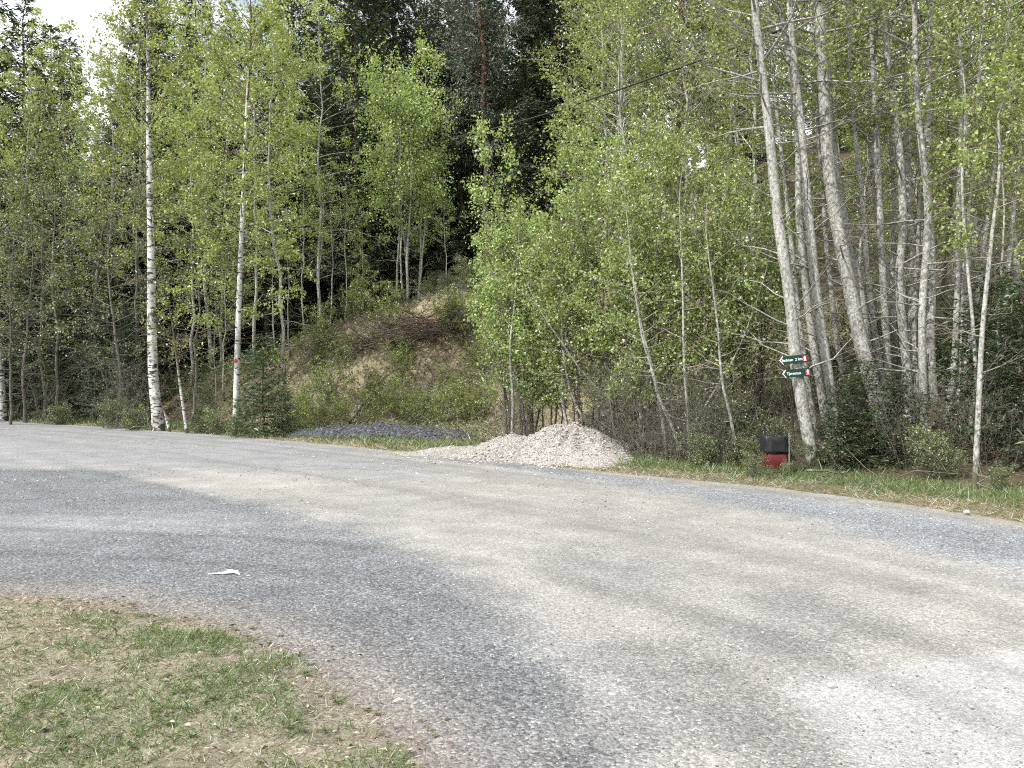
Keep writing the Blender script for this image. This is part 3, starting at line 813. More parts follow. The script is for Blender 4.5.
def mk_aspen(r): return multistem(r, 6, 12.5, .9, .075, .30, 32, 1.9, 8, 20, (.10, .08), 'bark_alder', 'leaf_willow', 'aspen', lean=.06, jit=.15)
proto('birch', mk_birch, 4); proto('alder', mk_alder, 4); proto('willow', mk_willow, 3); proto('shrub', mk_shrub, 3); proto('bare', mk_bare, 3)
proto('thin', mk_thin, 4); proto('leafy', mk_leafy, 2); proto('pole', mk_pole, 4); proto('aspen', mk_aspen, 2)
proto('spruce', lambda r: conifer(r, 19, .10, 3.3, 34, 7, .19, 56, 'bark_spruce', 'needle_spruce', spl=.27, spw=.07), 4)
proto('young', lambda r: conifer(r, 3.2, .04, 1.15, 17, 7, .035, 55, 'bark_spruce', 'needle_young', spl=.15, spw=.035), 3)
proto('pine', lambda r: conifer(r, 20, .30, 3.0, 20, 5, .21, 34, 'bark_pine', 'needle_pine', spl=.26, spw=.05, kind='pine'), 2)

_cnt = {}
def plant(kind, name, label, cat, x, y, sc=1.0, group=None, rz=None, tilt=(0, 0), which=None, dz=-.05):
    i = _cnt.get(kind, 0); _cnt[kind] = i + 1
    tm, cm = PR[kind][(i if which is None else which) % len(PR[kind])]
    rr = random.Random(i * 77 + len(kind))
    e = thing(name, label, cat, (x, y, hz(x, y) + dz), rr.random() * 6.28 if rz is None else rz, sc, group)
    e.rotation_euler[0], e.rotation_euler[1] = tilt
    obj('trunk' if kind not in ('shrub', 'bare', 'leafy', 'willow') else 'stems', tm, e)
    if cm: obj('crown' if kind not in ('shrub', 'bare', 'leafy') else 'foliage', cm, e)
    return e
def X(px, y): return (px - 512) / F * y

ORD = ['first', 'second', 'third', 'fourth', 'fifth', 'sixth', 'seventh', 'eighth', 'ninth', 'tenth', 'eleventh', 'twelfth', 'thirteenth', 'fourteenth', 'fifteenth', 'sixteenth', 'seventeenth', 'eighteenth', 'nineteenth', 'twentieth', 'twenty first', 'twenty second', 'twenty third', 'twenty fourth', 'twenty fifth', 'twenty sixth', 'twenty seventh', 'twenty eighth', 'twenty ninth', 'thirtieth']

# ------------------------------------------------------------------ trees traced trunk by trunk
def traced(name, label, cat, pix, D, Htop, wpx, seed, barkm, leafm, leaf, c0, nb, blen, nt, lpt, dead=6, droop=0., group=None, elev=(15, 55), lean_up=.6, shape='oval', jit=.06, side=None, D2=0.0, tr_pow=.8):
    r = np.random.default_rng(seed)
    bx, by = pix[0]
    pts = [wp(px, py, D + D2 * i / max(1, len(pix) - 1)) for i, (px, py) in enumerate(pix)]
    gx_ = pts[0][0]; gz = hz(gx_, D)
    if pts[0][2] > gz - .1:
        dv = (pts[1] - pts[0]); dv = dv / max(dv[2], .2)
        base = pts[0] - dv * (pts[0][2] - gz + .1) * .6; base[2] = gz - .1; base[1] = D
        if pts[0][2] - gz < .15: pts = pts[1:]
        pts = [base] + pts
    top = pts[-1]; base = pts[0].copy()
    rest = Htop - (top[2] - base[2])
    if rest > .5:
        dv = pts[-1] - pts[-2]; dv = dv / np.linalg.norm(dv)
        for f in (.5, 1.0):
            q = top + (dv * lean_up + UP * (1 - lean_up)) * rest * f + np.append(r.normal(0, .12, 2), 0) * f
            pts.append(q)
    T = catmull(np.array(pts) - base, 22)
    r0 = wpx / F * D / 2 * .87
    W, LP = broadleaf(r, T, r0, c0, nb, blen, elev, nt, lpt, leaf, shape, droop, dead, k=9, jit=jit, side=side, tr_pow=tr_pow)
    tm, cm = finish(name, W, LP, barkm, leafm, leaf, r)
    e = thing(name, label, cat, tuple(base), group=group)
    obj('trunk', tm, e)
    if cm: obj('crown', cm, e)
    return e, T, base, r0
BL = ('bark_birch', 'leaf_birch', (.10, .07)); AL = ('bark_alder', 'leaf_alder', (.07, .055))
g = 'white barked birches on the far verge'
traced('birch_tree', 'white birch at the far left end, its trunk cut by the picture border', 'birch tree', [(3, 416), (1, 370), (-3, 300), (-8, 200)], 41, 15, 9, 301, *BL, .3, 46, 2.6, 9, 24, group=g, droop=.12)
traced('birch_tree', 'thickest white birch with dark bands, just left of the leaning sapling', 'birch tree', [(158, 424), (154, 385), (152, 330), (151, 240), (149, 150), (148, 60), (146, 0)], 31.5, 17, 12.5, 302, *BL, .40, 46, 2.5, 9, 40, dead=10, group=g, droop=.08, lean_up=.9)
b2, T2, base2, r2 = traced('birch_tree', 'slim bright white birch with a red paint mark on its trunk', 'birch tree', [(236, 414), (237, 370), (239, 300), (243, 200), (247, 100), (251, 10)], 28.5, 16.5, 7.6, 303, 'bark_clean', *BL[1:], .20, 66, 2.7, 10, 36, dead=4, group=g, droop=.16, lean_up=.9)
traced('birch_sapling', 'thin pale birch sapling leaning away from the thick white birch', 'birch sapling', [(187, 430), (180, 385), (173, 330), (168, 300)], 29.5, 5.5, 4, 304, *BL, .55, 14, 1.0, 5, 10, dead=3)
traced('birch_sapling', 'short broken birch stem leaning against the foot of the thickest birch', 'birch sapling', [(170, 432), (163, 408), (158, 396)], 30.5, 1.6, 4, 305, 'bark_birch', 'leaf_birch', (.08, .06), .5, 3, .5, 3, 0, dead=1)
# red blaze on the slim birch
zb = EYE + (HY - 361) / F * 28.5 - base2[2]
i = int(np.argmin(np.abs(T2[:, 2] - zb)))
k = np.linspace(-1, 1, 9); u = np.linspace(-2.1, -1.04, 9)
rb = r2 * 1.04 + .004
bv = []
for zz in k:
    for a in u:
        w_ = math.sqrt(max(0, 1 - zz * zz)); ac = -1.57 + (a + 1.57) * w_
        bv.append((T2[i, 0] + rb * math.cos(ac), T2[i, 1] + rb * math.sin(ac), zb + zz * .06))
bq = [(r_ * 9 + c, r_ * 9 + c + 1, r_ * 9 + c + 10, r_ * 9 + c + 9) for r_ in range(8) for c in range(8)]
obj('paint_mark', mesh_np('paint_mark', np.array(bv), np.array(bq), M['blaze'], None, True), b2)

g = 'grey alders in the clump beside the signs'
AC = [  # label, pixels, distance, top, width, seed
    ('grey alder carrying the two green trail signs on its leaning trunk', [(816, 474), (810, 445), (798, 380), (790, 300), (777, 212), (769, 129), (762, 70), (756, 17)], 15.2, 13, 15, 1),
    ('slim grey alder close behind the sign tree, leaning the same way', [(830, 452), (828, 435), (818, 376), (809, 314), (799, 218), (797, 120), (789, 57), (779, 0)], 16.4, 13, 10, 2),
    ('grey alder leaning left between the slim sign side alder and the thickest trunk', [(839, 455), (837, 437), (830, 385), (820, 322), (809, 216), (800, 115), (794, 57), (789, 0)], 16.0, 13.5, 12, 3),
    ('thickest pale grey alder of the clump, leaning left above the small spruces', [(888, 452), (884, 431), (864, 356), (849, 285), (836, 219), (829, 172), (825, 115), (821, 43), (818, 0)], 16.2, 15, 18, 4),
    ('grey alder crossing close against the thickest trunk from behind', [(873, 400), (866, 335), (859, 285), (844, 218), (834, 150), (829, 100), (825, 0)], 17.4, 14, 12, 5),
    ('upright grey alder next right of the thickest trunk, bare up to its crown', [(890, 452), (889, 418), (884, 293), (880, 218), (876, 115), (871, 0)], 17.0, 14, 10, 6),
    ('thin grey alder stem behind the upright alder beside the thickest trunk', [(905, 452), (903, 418), (891, 310), (878, 218), (869, 129), (872, 60)], 17.8, 12, 8, 7),
    ('grey alder with an S bend in its trunk, middle of the clump', [(917, 455), (914, 443), (905, 347), (899, 293), (903, 218), (899, 143), (886, 43), (884, 0)], 16.6, 13.5, 11, 8),
    ('straight grey alder with its foot in the leafy roadside bush', [(927, 466), (926, 443), (922, 314), (928, 210), (918, 115), (914, 0)], 15.6, 13, 10, 9),
    ('grey alder standing close behind the straight one above the leafy bush', [(935, 450), (934, 418), (930, 335), (932, 272), (928, 200), (928, 100), (931, 0)], 17.2, 13.5, 11, 10),
    ('slender alder that curves near its foot, between the leafy bush and the roadside alder', [(944, 462), (945, 435), (953, 376), (957, 293), (958, 218), (961, 86)], 16.0, 10, 8, 11),
    ('knobbly grey alder nearest the gravel, right end of the clump', [(974, 499), (978, 418), (982, 335), (991, 243), (1000, 150)], 12.3, 6.6, 7, 12),
    ('thin crooked alder stem just behind the knobbly roadside alder', [(967, 455), (969, 430), (975, 400), (974, 340), (966, 250), (962, 180)], 14.5, 8, 5, 13),
    ('thin grey alder squeezed between the sign tree and the slim one behind it', [(822, 462), (812, 410), (803, 350), (797, 300), (791, 240), (781, 150), (772, 60)], 17.2, 12, 7, 15),
    ('slim grey alder in the gap left of the thickest trunk, half hidden by it', [(858, 445), (850, 400), (838, 350), (832, 300), (827, 250), (822, 180), (815, 80)], 18.2, 12, 7, 16),
    ('pale slim alder left of the one with the S bend', [(899, 450), (896, 400), (893, 330), (893, 270), (894, 200), (888, 100)], 18.4, 12, 7.5, 17),
    ('grey alder behind the straight one, showing on its left side', [(918, 455), (915, 400), (911, 330), (912, 260), (908, 180), (905, 90)], 18.2, 13, 8, 18),
    ('slim grey alder right of the curved one near the orange pine', [(954, 455), (957, 400), (965, 330), (969, 250), (968, 150)], 18.0, 11, 6, 19),
    ('slim pale alder just right of the thickest trunk, leaning with it', [(896, 452), (886, 400), (876, 340), (868, 280), (862, 200), (852, 100), (848, 20)], 17.0, 13, 7.5, 20),
    ('thin pale alder between the S bend alder and the straight one', [(921, 455), (918, 400), (914, 330), (917, 260), (921, 180), (917, 80)], 17.3, 12, 6.5, 21),
    ('slender alder leaning right behind the curved one', [(948, 458), (958, 400), (972, 330), (982, 260), (992, 180), (1000, 90)], 17.2, 11, 6.5, 22),
    ('thin upright alder left of the knobbly roadside alder', [(959, 462), (961, 400), (962, 330), (966, 240), (975, 140), (980, 50)], 16.4, 11, 6, 23),
    ('slim grey alder leaning left behind the sign tree, lowest in its crown', [(842, 455), (832, 400), (822, 340), (812, 280), (806, 220), (798, 140)], 18.0, 10, 6, 24),
    ('thin alder at the right picture border with a tilted stem', [(1010, 462), (1006, 400), (1004, 330), (1010, 250), (1020, 150)], 16.8, 10, 6, 25),
    ('thin dark alder stem standing alone between the knobbly alder and the picture border', [(1003, 500), (1000, 440), (998, 330), (1004, 200)], 14.6, 7, 4, 14),
]
for lb, pix, D, H, w_, sd in AC:
    sparse = w_ < 9
    e, T, base, r0 = traced('grey_alder', lb, 'alder tree', pix, D, H, w_, 400 + sd, *AL, .5 if not sparse else .5, 30 if not sparse else 14, 2.7 if not sparse else 1.0, 8, 17,
                            dead=14 if not sparse else 9, group=g, elev=(8, 45), side=(3.3, .4), D2=.4, tr_pow=.55)
    if sd == 1: SIGN_T = T + base; SIGN_R = r0
traced('pine_tree', 'thin orange barked young pine between the alders of the clump', 'pine tree', [(940, 320), (944, 280), (948, 243), (951, 190)], 21, 9, 6, 450, 'bark_pine', 'needle_pine', (.12, .03), .55, 12, 1.2, 6, 20, dead=4)

# ------------------------------------------------------------------ willows and stems in the middle
g = 'light green willows behind the gravel heap'
for lb, px, y, sc in [('pale green willow at the left edge of the thicket, above the bare bank', 522, 23.5, .92),
                      ('tallest pale green willow with an upright leafy top behind the gravel heap', 545, 23.0, 1.12),
                      ('bushy willow with grey stems right behind the peak of the gravel heap', 588, 21.0, 1.0),
                      ('dense willow with many thin stems at the right foot of the gravel heap', 640, 19.2, .95),
                      ('willow with leaning grey stems between the gravel heap and the red bin', 690, 18.4, .95),
                      ('dark stemmed willow standing behind the red and black bin', 745, 19.5, .9)]:
    plant('willow', 'willow_tree', lb, 'willow', X(px, y), y, sc, g)
g = 'thin bare stems in the thicket'
TH = [('crooked grey stem rising out of the right slope of the gravel heap', [(652, 462), (640, 430), (610, 400), (585, 375), (560, 340), (540, 310)], 19.6, 5.5, 2.6, 1),
      ('straight brown stem in the thicket, third of the upright ones right of the heap', [(668, 472), (664, 430), (655, 380), (640, 320), (632, 270)], 17.4, 6.5, 5, 2),
      ('pale stem leaning left at the front of the thicket', [(681, 470), (674, 430), (660, 400), (652, 370), (643, 340)], 17.0, 5.5, 4.5, 3),
      ('thin upright stem beside the pale leaning one, close to the road', [(690, 475), (688, 420), (684, 360), (683, 300), (681, 240)], 16.6, 7, 4, 4),
      ('curved grey sapling arching over the peak of the gravel heap', [(600, 435), (585, 420), (572, 395), (566, 370), (562, 330)], 20.5, 5, 4, 5),
       ('thin grey stem close to the road, just left of the red bin', [(738, 474), (733, 430), (722, 380), (718, 330), (712, 280)], 16.0, 6, 4, 7),
       ('leaning grey stem crossing the middle of the thicket towards the signs', [(660, 470), (690, 430), (715, 390), (738, 350), (750, 320)], 17.6, 5.5, 3.5, 8),
       ('upright grey stem rising behind the left slope of the gravel heap', [(512, 440), (513, 400), (510, 350), (515, 300)], 22, 6.5, 4, 9),
       ('slim grey stem directly behind the peak of the gravel heap', [(567, 430), (562, 390), (566, 340), (572, 280)], 21, 7, 4.5, 10),
      ('slim stem in the middle of the thicket with a kink halfway', [(641, 440), (641, 400), (640, 340), (648, 280), (645, 200)], 19.5, 8, 5, 6)]
for lb, pix, D, H, w_, sd in TH:
    traced('sapling', lb, 'sapling', pix, D, H, w_, 500 + sd, 'bark_alder', 'leaf_willow', (.07, .055), .35, 16, 1.3, 6, 9, dead=9, group=g)

# ------------------------------------------------------------------ named single trees
plant('aspen', 'aspen_tree', 'pale green aspen with several grey stems on top of the bank', 'aspen tree', X(408, 40.5), 40.5, 1.16)
plant('pine', 'pine_tree', 'tall pine with an orange trunk above the mossy bank', 'pine tree', X(487, 50), 50, 1.25, which=0)
plant('pine', 'pine_tree', 'second tall pine, in the shade just left of the orange trunk', 'pine tree', X(462, 54), 54, 1.15, which=1)
plant('pine', 'pine_tree', 'pine half hidden by green leaves right of the tall willow top', 'pine tree', X(678, 34), 34, 1.0, which=0)
plant('young', 'young_spruce', 'young dark spruce by the road between the slim birch and the dark gravel', 'young spruce', X(263, 27.6), 27.6, 1.1)
plant('young', 'young_spruce', 'small low spruce at the roadside left of the dark gravel', 'young spruce', X(283, 27.0), 27.0, .5)
plant('young', 'young_spruce', 'young spruce at the foot of the thick birch', 'young spruce', X(205, 29.6), 29.6, .55)
for lb, px, y, sc in [('small spruce under the thickest alder trunk', 866, 15.2, .6), ('small spruce spreading below the upright alders', 899, 14.9, .55),
                      ('young spruce behind the knobbly roadside alder', 990, 14.8, 1.0), ('young spruce at the right picture border behind the thin dark stem', 1022, 13.9, .95),
                      ('tiny spruce by the foot of the sign tree', 838, 15.0, .5)]:
    plant('young', 'young_spruce', lb, 'young spruce', X(px, y), y, sc, 'young spruces under the alders')

# ------------------------------------------------------------------ the woods behind, tree by tree
def row(kind, name, cat, items, what, group):
    """what: a phrase with {o} for the tree's place in its row"""
    items = sorted(items, key=lambda q: q[0])
    n = len(items)
    for i, (px, y, sc) in enumerate(items):
        plant(kind, name, what.format(o=(ORD[i] if n > 1 else '')), cat, X(px, y), y, sc, group)
row('spruce', 'spruce_tree', 'spruce tree', [(-40, 50, 1.3), (-2, 47, 1.5), (24, 50, 1.35), (84, 53, 1.2), (132, 50, 1.28), (168, 54, 1.25), (196, 57, 1.2), (226, 54, 1.25), (255, 60, 1.3), (285, 56, 1.4), (318, 54, 1.45), (30, 56, 1.05), (150, 60, 1.5), (205, 62, 1.5), (60, 58, 1.35)],
    'dark spruce behind the roadside birches, {o} from the left in that row', 'dark spruces behind the birches')
row('spruce', 'spruce_tree', 'spruce tree', [(354, 50, 1.45), (376, 53, 1.5), (400, 58, 1.4), (560, 50, 1.35), (598, 53, 1.35), (425, 60, 1.25), (445, 57, 1.25), (470, 62, 1.2), (520, 60, 1.15), (548, 56, 1.05), (585, 60, 1.15)],
    'tall dark spruce above the bank near the orange pine, {o} from left', 'tall dark spruces above the bank')
row('spruce', 'spruce_tree', 'spruce tree', [(60, 40, .34), (20, 42, .45), (95, 38, .3), (-20, 42, .5), (125, 36.5, .3), (40, 44, .5), (82, 43, .42), (112, 42, .45), (138, 40, .36)],
    'shaded low spruce beside the road left of the thickest birch, {o} from the left', 'low spruces in the shade at the left')
row('birch', 'birch_tree', 'birch tree', [(20, 44, 1.5), (72, 45, 1.3), (108, 43, 1.25), (135, 45, 1.5), (212, 43, 1.55), (192, 40, 1.05), (285, 35, 1.1), (322, 39, 1.12), (222, 45, 1.25), (10, 45, 1.2), (255, 38, 1.15)],
    'leafy birch in the second row behind the roadside birches, {o} from left', 'leafy birches in the second row')
row('thin', 'alder_tree', 'alder tree', [(25, 39, .95), (62, 38, .95), (118, 35, .85), (-15, 40, 1.05), (92, 40, 1.2), (45, 41, 1.25), (135, 37, 1.0), (10, 37, .7), (190, 33, .75)],
    'sparse grey alder with bare lower branches by the thickest birch, {o} from left', 'sparse alders at the left')
row('pole', 'sapling', 'sapling', [(214, 33, .62), (224, 36, .75), (290, 36, .7), (305, 37, .85), (318, 37.5, .8), (345, 39, .8), (362, 41, .6), (330, 42, .9), (446, 45, .6), (240, 35, .7), (275, 37, .75)],
    'thin grey sapling along the top of the bank, {o} from the left', 'thin saplings along the bank top')
row('alder', 'alder_tree', 'alder tree', [(618, 30, 1.05), (645, 27, .92), (625, 38, 1.2), (690, 26, .95), (720, 31, 1.15), (660, 36, 1.35), (695, 40, 1.5), (640, 44, 1.5), (610, 46, 1.5), (740, 42, 1.5), (606, 40, 1.25), (760, 24, .95), (800, 30, 1.2)],
    'green leaved alder on the slope behind the willow thicket, {o} from the left', 'alders on the slope behind the thicket')
row('alder', 'alder_tree', 'alder tree', [(852, 24, .6), (905, 23.5, .55), (945, 24, .6), (985, 25, .7), (850, 27, 1.05), (890, 31, 1.25), (935, 23, .95), (975, 28, 1.15), (1020, 23, 1.0), (1050, 20, .9), (1075, 29, 1.2), (995, 20, .75)],
    'green alder on the slope behind the grey trunk clump, {o} from the left', 'alders on the slope behind the clump')
# deep wood: a mass of alike trees further up the hill
r = np.random.default_rng(77)
k = 0
for y in (52, 60, 68, 76, 84):
    for px in np.arange(-120, 1150, 105 if y < 74 else 130):
        q = px + r.uniform(-40, 40); yy = y + r.uniform(-4, 4); sc = r.uniform(.8, 1.15)
        if q < 360: continue_ = sc * .9 if yy < 80 else None
        else: continue_ = sc * 1.1
        if continue_ is None: continue
        if q < 560:
            plant('spruce', 'spruce_tree', 'dark spruce deep in the shaded wood behind the first trees', 'spruce tree', X(q, yy), yy, continue_, 'spruces deep in the wood')
        else:
            kd = 'spruce' if r.random() < .45 else 'alder'
            if kd == 'spruce': plant(kd, 'spruce_tree', 'spruce high on the slope hidden by green leaves', 'spruce tree', X(q, yy), yy, continue_, 'spruces high on the leafy slope')
            else: plant(kd, 'alder_tree', 'alder high on the slope behind other green trees', 'alder tree', X(q, yy), yy, continue_ * 1.1, 'alders high on the slope')

# ------------------------------------------------------------------ shrubs along the edge of the wood
def scatter(kind, name, cat, what, group, spots):
    for i, (px, y, sc) in enumerate(sorted(spots)):
        plant(kind, name, what.format(o=ORD[i]), cat, X(px, y), y, sc, group)
scatter('bare', 'bare_shrub', 'shrub', 'leafless grey shrub at the foot of the left trees, {o} from the left', 'leafless shrubs at the left',
        [(50, 38, .9), (115, 34, 1.0), (137, 32.5, .8), (200, 31, .7)])
scatter('bare', 'bare_shrub', 'shrub', 'leafless brown shrub in the thicket beside the gravel heap, {o} from the left', 'leafless shrubs in the thicket',
        [(505, 22.6, .6), (530, 21.6, .7), (618, 18.6, .7), (645, 17.6, .7), (668, 17.0, .6), (690, 16.6, .6), (715, 16.2, .6), (740, 17.5, .7)])
scatter('bare', 'bare_shrub', 'shrub', 'leafless shrub under the alder clump, {o} from the left', 'leafless shrubs under the alder clump',
        [(800, 17.0, .7), (783, 14.7, .32), (850, 15.6, .5), (912, 14.4, .45), (950, 14.2, .5), (1000, 13.4, .5), (1030, 15.5, .8), (960, 18.5, .8), (890, 18.5, .8), (840, 17.8, .8)])
scatter('shrub', 'leafy_shrub', 'shrub', 'small half leafed shrub on the dry bank, {o} from the left', 'small shrubs on the dry bank',
        [(322, 36, .9), (296, 33, .8), (308, 32.2, .6), (345, 34.5, .7), (372, 37, .9), (468, 35, 1.0), (480, 31.5, .9), (412, 30.3, .5), (455, 33, .7), (378, 35.5, .9), (395, 32.5, .6), (463, 31.5, .8), (318, 30.5, .5), (340, 31.5, .6), (372, 31, .6), (415, 31.5, .65), (435, 30.5, .7), (300, 31.0, .6), (330, 33.5, .75), (362, 33, .8), (388, 30.6, .75), (402, 34, .8), (425, 33, .5), (448, 35, .8), (470, 30, .8), (350, 36.5, .8), (310, 35, .8), (478, 33.5, .9)])
scatter('leafy', 'leafy_bush', 'bush', 'low green bush at the wood edge right of the heap, {o} from left', 'low bushes right of the heap',
        [(700, 15.8, .5), (738, 15.9, .5), (754, 14.3, .28), (772, 13.95, .16), (786, 14.2, .2), (928, 13.6, .55), (955, 13.4, .3), (1000, 12.4, .3), (793, 14.9, .35), (720, 17.5, .8), (770, 16.6, .7), (910, 19, 1.2), (950, 20, 1.4), (870, 20, 1.3), (1000, 18, 1.2), (830, 19, 1.2)])
scatter('leafy', 'leafy_bush', 'bush', 'low green bush below the left birches, {o} from the left', 'low bushes at the left',
        [(112, 33.3, .8), (136, 31.8, .7), (215, 28.9, .6), (240, 28.0, .6), (60, 37, .7)])
scatter('leafy', 'leafy_bush', 'bush', 'mossy green bush on the lip of the bank, {o} from the left', 'green bushes on the bank lip',
        [(425, 39.5, .8), (447, 39, .9), (468, 38, 1.0), (490, 36, 1.0), (440, 41, .8), (400, 39.5, .6)])

# ------------------------------------------------------------------ gravel heaps
def heap(name, label, cat, poly_fn, x0, x1, y0, y1, step, mat):
    gx, gy, Q = grid(np.arange(x0, x1, step), np.arange(y0, y1, step))
    h = poly_fn(gx, gy)
    base = height(gx, gy)
    z = np.where(h > 0, base + h, base - .06)
    keep = h > -.06; kq = keep[Q].all(1); used = np.unique(Q[kq]); rm = np.full(len(gx), -1); rm[used] = np.arange(len(used))
    cx, cy = (x0 + x1) / 2, (y0 + y1) / 2; cz = float(base.mean())
    me = mesh_np(name, np.stack([gx - cx, gy - cy, z - cz], 1)[used], rm[Q[kq]], mat, None, True)
    return tag(obj(name, me, None, (cx, cy, cz)), label, cat)
def bump(x, y, cx, cy, rx, ry, h, p=1.0):
    q = np.hypot((x - cx) / rx, (y - cy) / ry)
    return h * (1 - q) if p == 1 else h * (1 - q ** p)
def h_pale(x, y):
    nzz = .18 * fbm(x * 2, y * 2, 95) + .10 * fbm(x * 7, y * 7, 96)
    a = bump(x, y, X(570, 18.6), 18.6, 1.52, 1.6, 1.08); a = np.where(a > 0, .76 * np.tanh(np.maximum(a, 0) / .76), a) + .06 * fbm(x * 2.2, y * 2.2, 97)
    b = bump(x, y, X(516, 19.5), 19.5, 1.7, 1.3, .47)
    c = bump(x, y, X(450, 20.6), 20.2, 1.9, 1.1, .13)
    e = bump(x, y, X(598, 17.3), 17.3, .85, .95, .36)
    h = np.maximum(np.maximum(a, b), np.maximum(c, e))
    rill = .05 * np.sin(np.arctan2(y - 18.6, x - X(578, 18.6)) * 17 + 4 * fbm(x, y, 98)) * smooth(.05, .5, h)
    return h + nzz * smooth(-.1, .25, h) + rill - .02
hp = heap('gravel_heap', 'pale crushed stone heap beside the road in front of the thicket', 'gravel heap', h_pale, -3.6, 4.2, 15.6, 22.4, .05, M['heap_pale'])
def h_dark(x, y):
    cx, cy = X(378, 26.0), 26.0
    u = (x - cx) * .93 + (y - cy) * -.36; v = (x - cx) * .36 + (y - cy) * .93
    q = np.hypot(u / 3.5, v / 1.2)
    return .33 * (1 - q ** 3) + .22 * fbm(x * 1.8, y * 1.8, 99) * smooth(1.2, .6, q) + .08 * fbm(x * 6, y * 6, 100)
heap('gravel_heap', 'low dark blue grey gravel mound at the foot of the dry bank', 'gravel heap', h_dark, -9.4, .2, 23.2, 29, .06, M['heap_dark'])
rng = np.random.default_rng(88)
n = 5200
x = rng.normal(X(560, 18.4), 1.5, n); y = rng.normal(18.4, 1.0, n)
h = h_pale(x, y); kk = h > -.25
d, ex = edge_dist(x, y)
P = np.stack([x, y, np.where(d > 0, height(x, y), road_z(x, y)) + np.maximum(h, 0) + .008], 1)[kk]
tag(obj('spilled_rubble', rubble('spilled_rubble', P, .006 + .034 * rng.random(len(P)) ** 4, M['stone_heap'], rng)), kind='stuff')
x = rng.uniform(-9, 0, 5000); y = rng.uniform(23.5, 28.5, 5000); h = h_dark(x, y); kk = h > -.12
P = np.stack([x, y, height(x, y) + np.maximum(h, 0) + .01], 1)[kk]
tag(obj('coarse_gravel', rubble('coarse_gravel', P, .015 + .035 * rng.random(len(P)) ** 3, M['stone_dark'], rng)), kind='stuff')
# pale stony scree on the slope behind the trees
def scree(px0, px1, y0, y1, n, seed):
    r = np.random.default_rng(seed)
    y = r.uniform(y0, y1, n); x = X(r.uniform(px0, px1, n), y)
    kk = fbm(x * .8, y * .8, seed) > .0
    return np.stack([x, y, height(x, y) + .02], 1)[kk]
P = np.concatenate([scree(985, 1100, 17.5, 22, 900, 201), scree(540, 650, 24, 29, 900, 202)])
r = np.random.default_rng(9)
tag(obj('rubble', rubble('rubble', P, .03 + .13 * r.random(len(P)) ** 3, M['stone_pale'], r)), kind='stuff')

def rock(name, label, px, y, size, mat, seed, zs=.7, z=None, loc=None):
    r = np.random.default_rng(seed)
    # a subdivided unit icosahedron with broad facets
    V = [tuple(v) for v in IV]; Fc = [tuple(f) for f in IF]
    for _ in range(2):
        cache = {}; nf = []
        def mid(a, b):
            key = (min(a, b), max(a, b))
            if key not in cache:
                m_ = np.array(V[a]) + np.array(V[b]); V.append(tuple(m_ / np.linalg.norm(m_))); cache[key] = len(V) - 1
            return cache[key]
        for a, b, c in Fc:
            ab, bc, ca = mid(a, b), mid(b, c), mid(c, a); nf += [(a, ab, ca), (b, bc, ab), (c, ca, bc), (ab, bc, ca)]
        Fc = nf
    A = np.array(V); dirs = r.normal(size=(9, 3)); dirs /= np.linalg.norm(dirs, axis=1, keepdims=True)
    for q in dirs:
        s_ = A @ q; lim = r.uniform(.55, .85); A = A - q * np.maximum(s_ - lim, 0)[:, None] * .9
    A = A * np.array([1, r.uniform(.6, .9), zs]) * size
    if loc is None:
        x = X(px, y); loc = (x, y, (hz(x, y) if z is None else z) + size * zs * .35)
    o = obj(name, mesh_np(name, A, np.array(Fc), mat), None, loc); o.rotation_euler = (0, 0, r.random() * 6)
    return tag(o, label, 'rock' if size > .06 else 'stone')
rock('rock', 'pale boulder among the thin stems right of the gravel heap', 678, 19.6, .33, M['stone_pale'], 1)
rock('rock', 'pale rock lying behind the left slope of the gravel heap', 556, 22.2, .17, M['stone_pale'], 2)
rock('rock', 'whitish rock sitting on the bare bank below the brush pile', 424, 35.2, .24, M['stone_pale'], 3, 1.1)
rock('rock', 'pale rock in the dry grass low on the bank', 452, 31.0, .16, M['stone_pale'], 4)
rock('stone', 'small pale stone on the verge at the right, in the brown strip', 967, 10.25, .045, M['stone_pale'], 6, z=.03)
for lb, px, py, s_ in [('white pebble lying alone on the blue gravel near the lawn corner', 398, 703, .028), ('small white pebble on the blue gravel, further from the lawn', 412, 640, .022),
                       ('pale stone at the tip of the white patch of gravel', 832, 688, .03), ('white chip of stone beside the bony white scrap', 248, 577, .02)]:
    x, y = gp(px, py)
    rock('stone', lb, 0, 0, s_, M['stone_pale'], px, .5, loc=(x, y, float(road_z([x], [y])[0]) + s_ * .3))
# white scrap lying on the gravel (a bent splinter with two prongs)
x, y = gp(229, 575)
Wd = Wood()
Wd.tube([(-.17, -.04, .012), (-.08, -.01, .018), (0, .0, .03), (.055, .015, .032), (.11, -.05, .012)], [.006, .012, .02, .024, .004], 8)
Wd.tube([(.03, .02, .03), (-.01, .09, .03), (-.07, .12, .014)], [.02, .014, .004], 8)
for q_ in Wd.v: q_[:, 2] *= .45; q_ += .004 * np.sin(q_[:, [1, 0, 1]] * 130)
o = obj('white_scrap', Wd.mesh('white_scrap', M['white_scrap']), None, (x, y, float(road_z([x], [y])[0]) + .004))
tag(o, 'white forked splinter lying on the dark gravel', 'scrap')

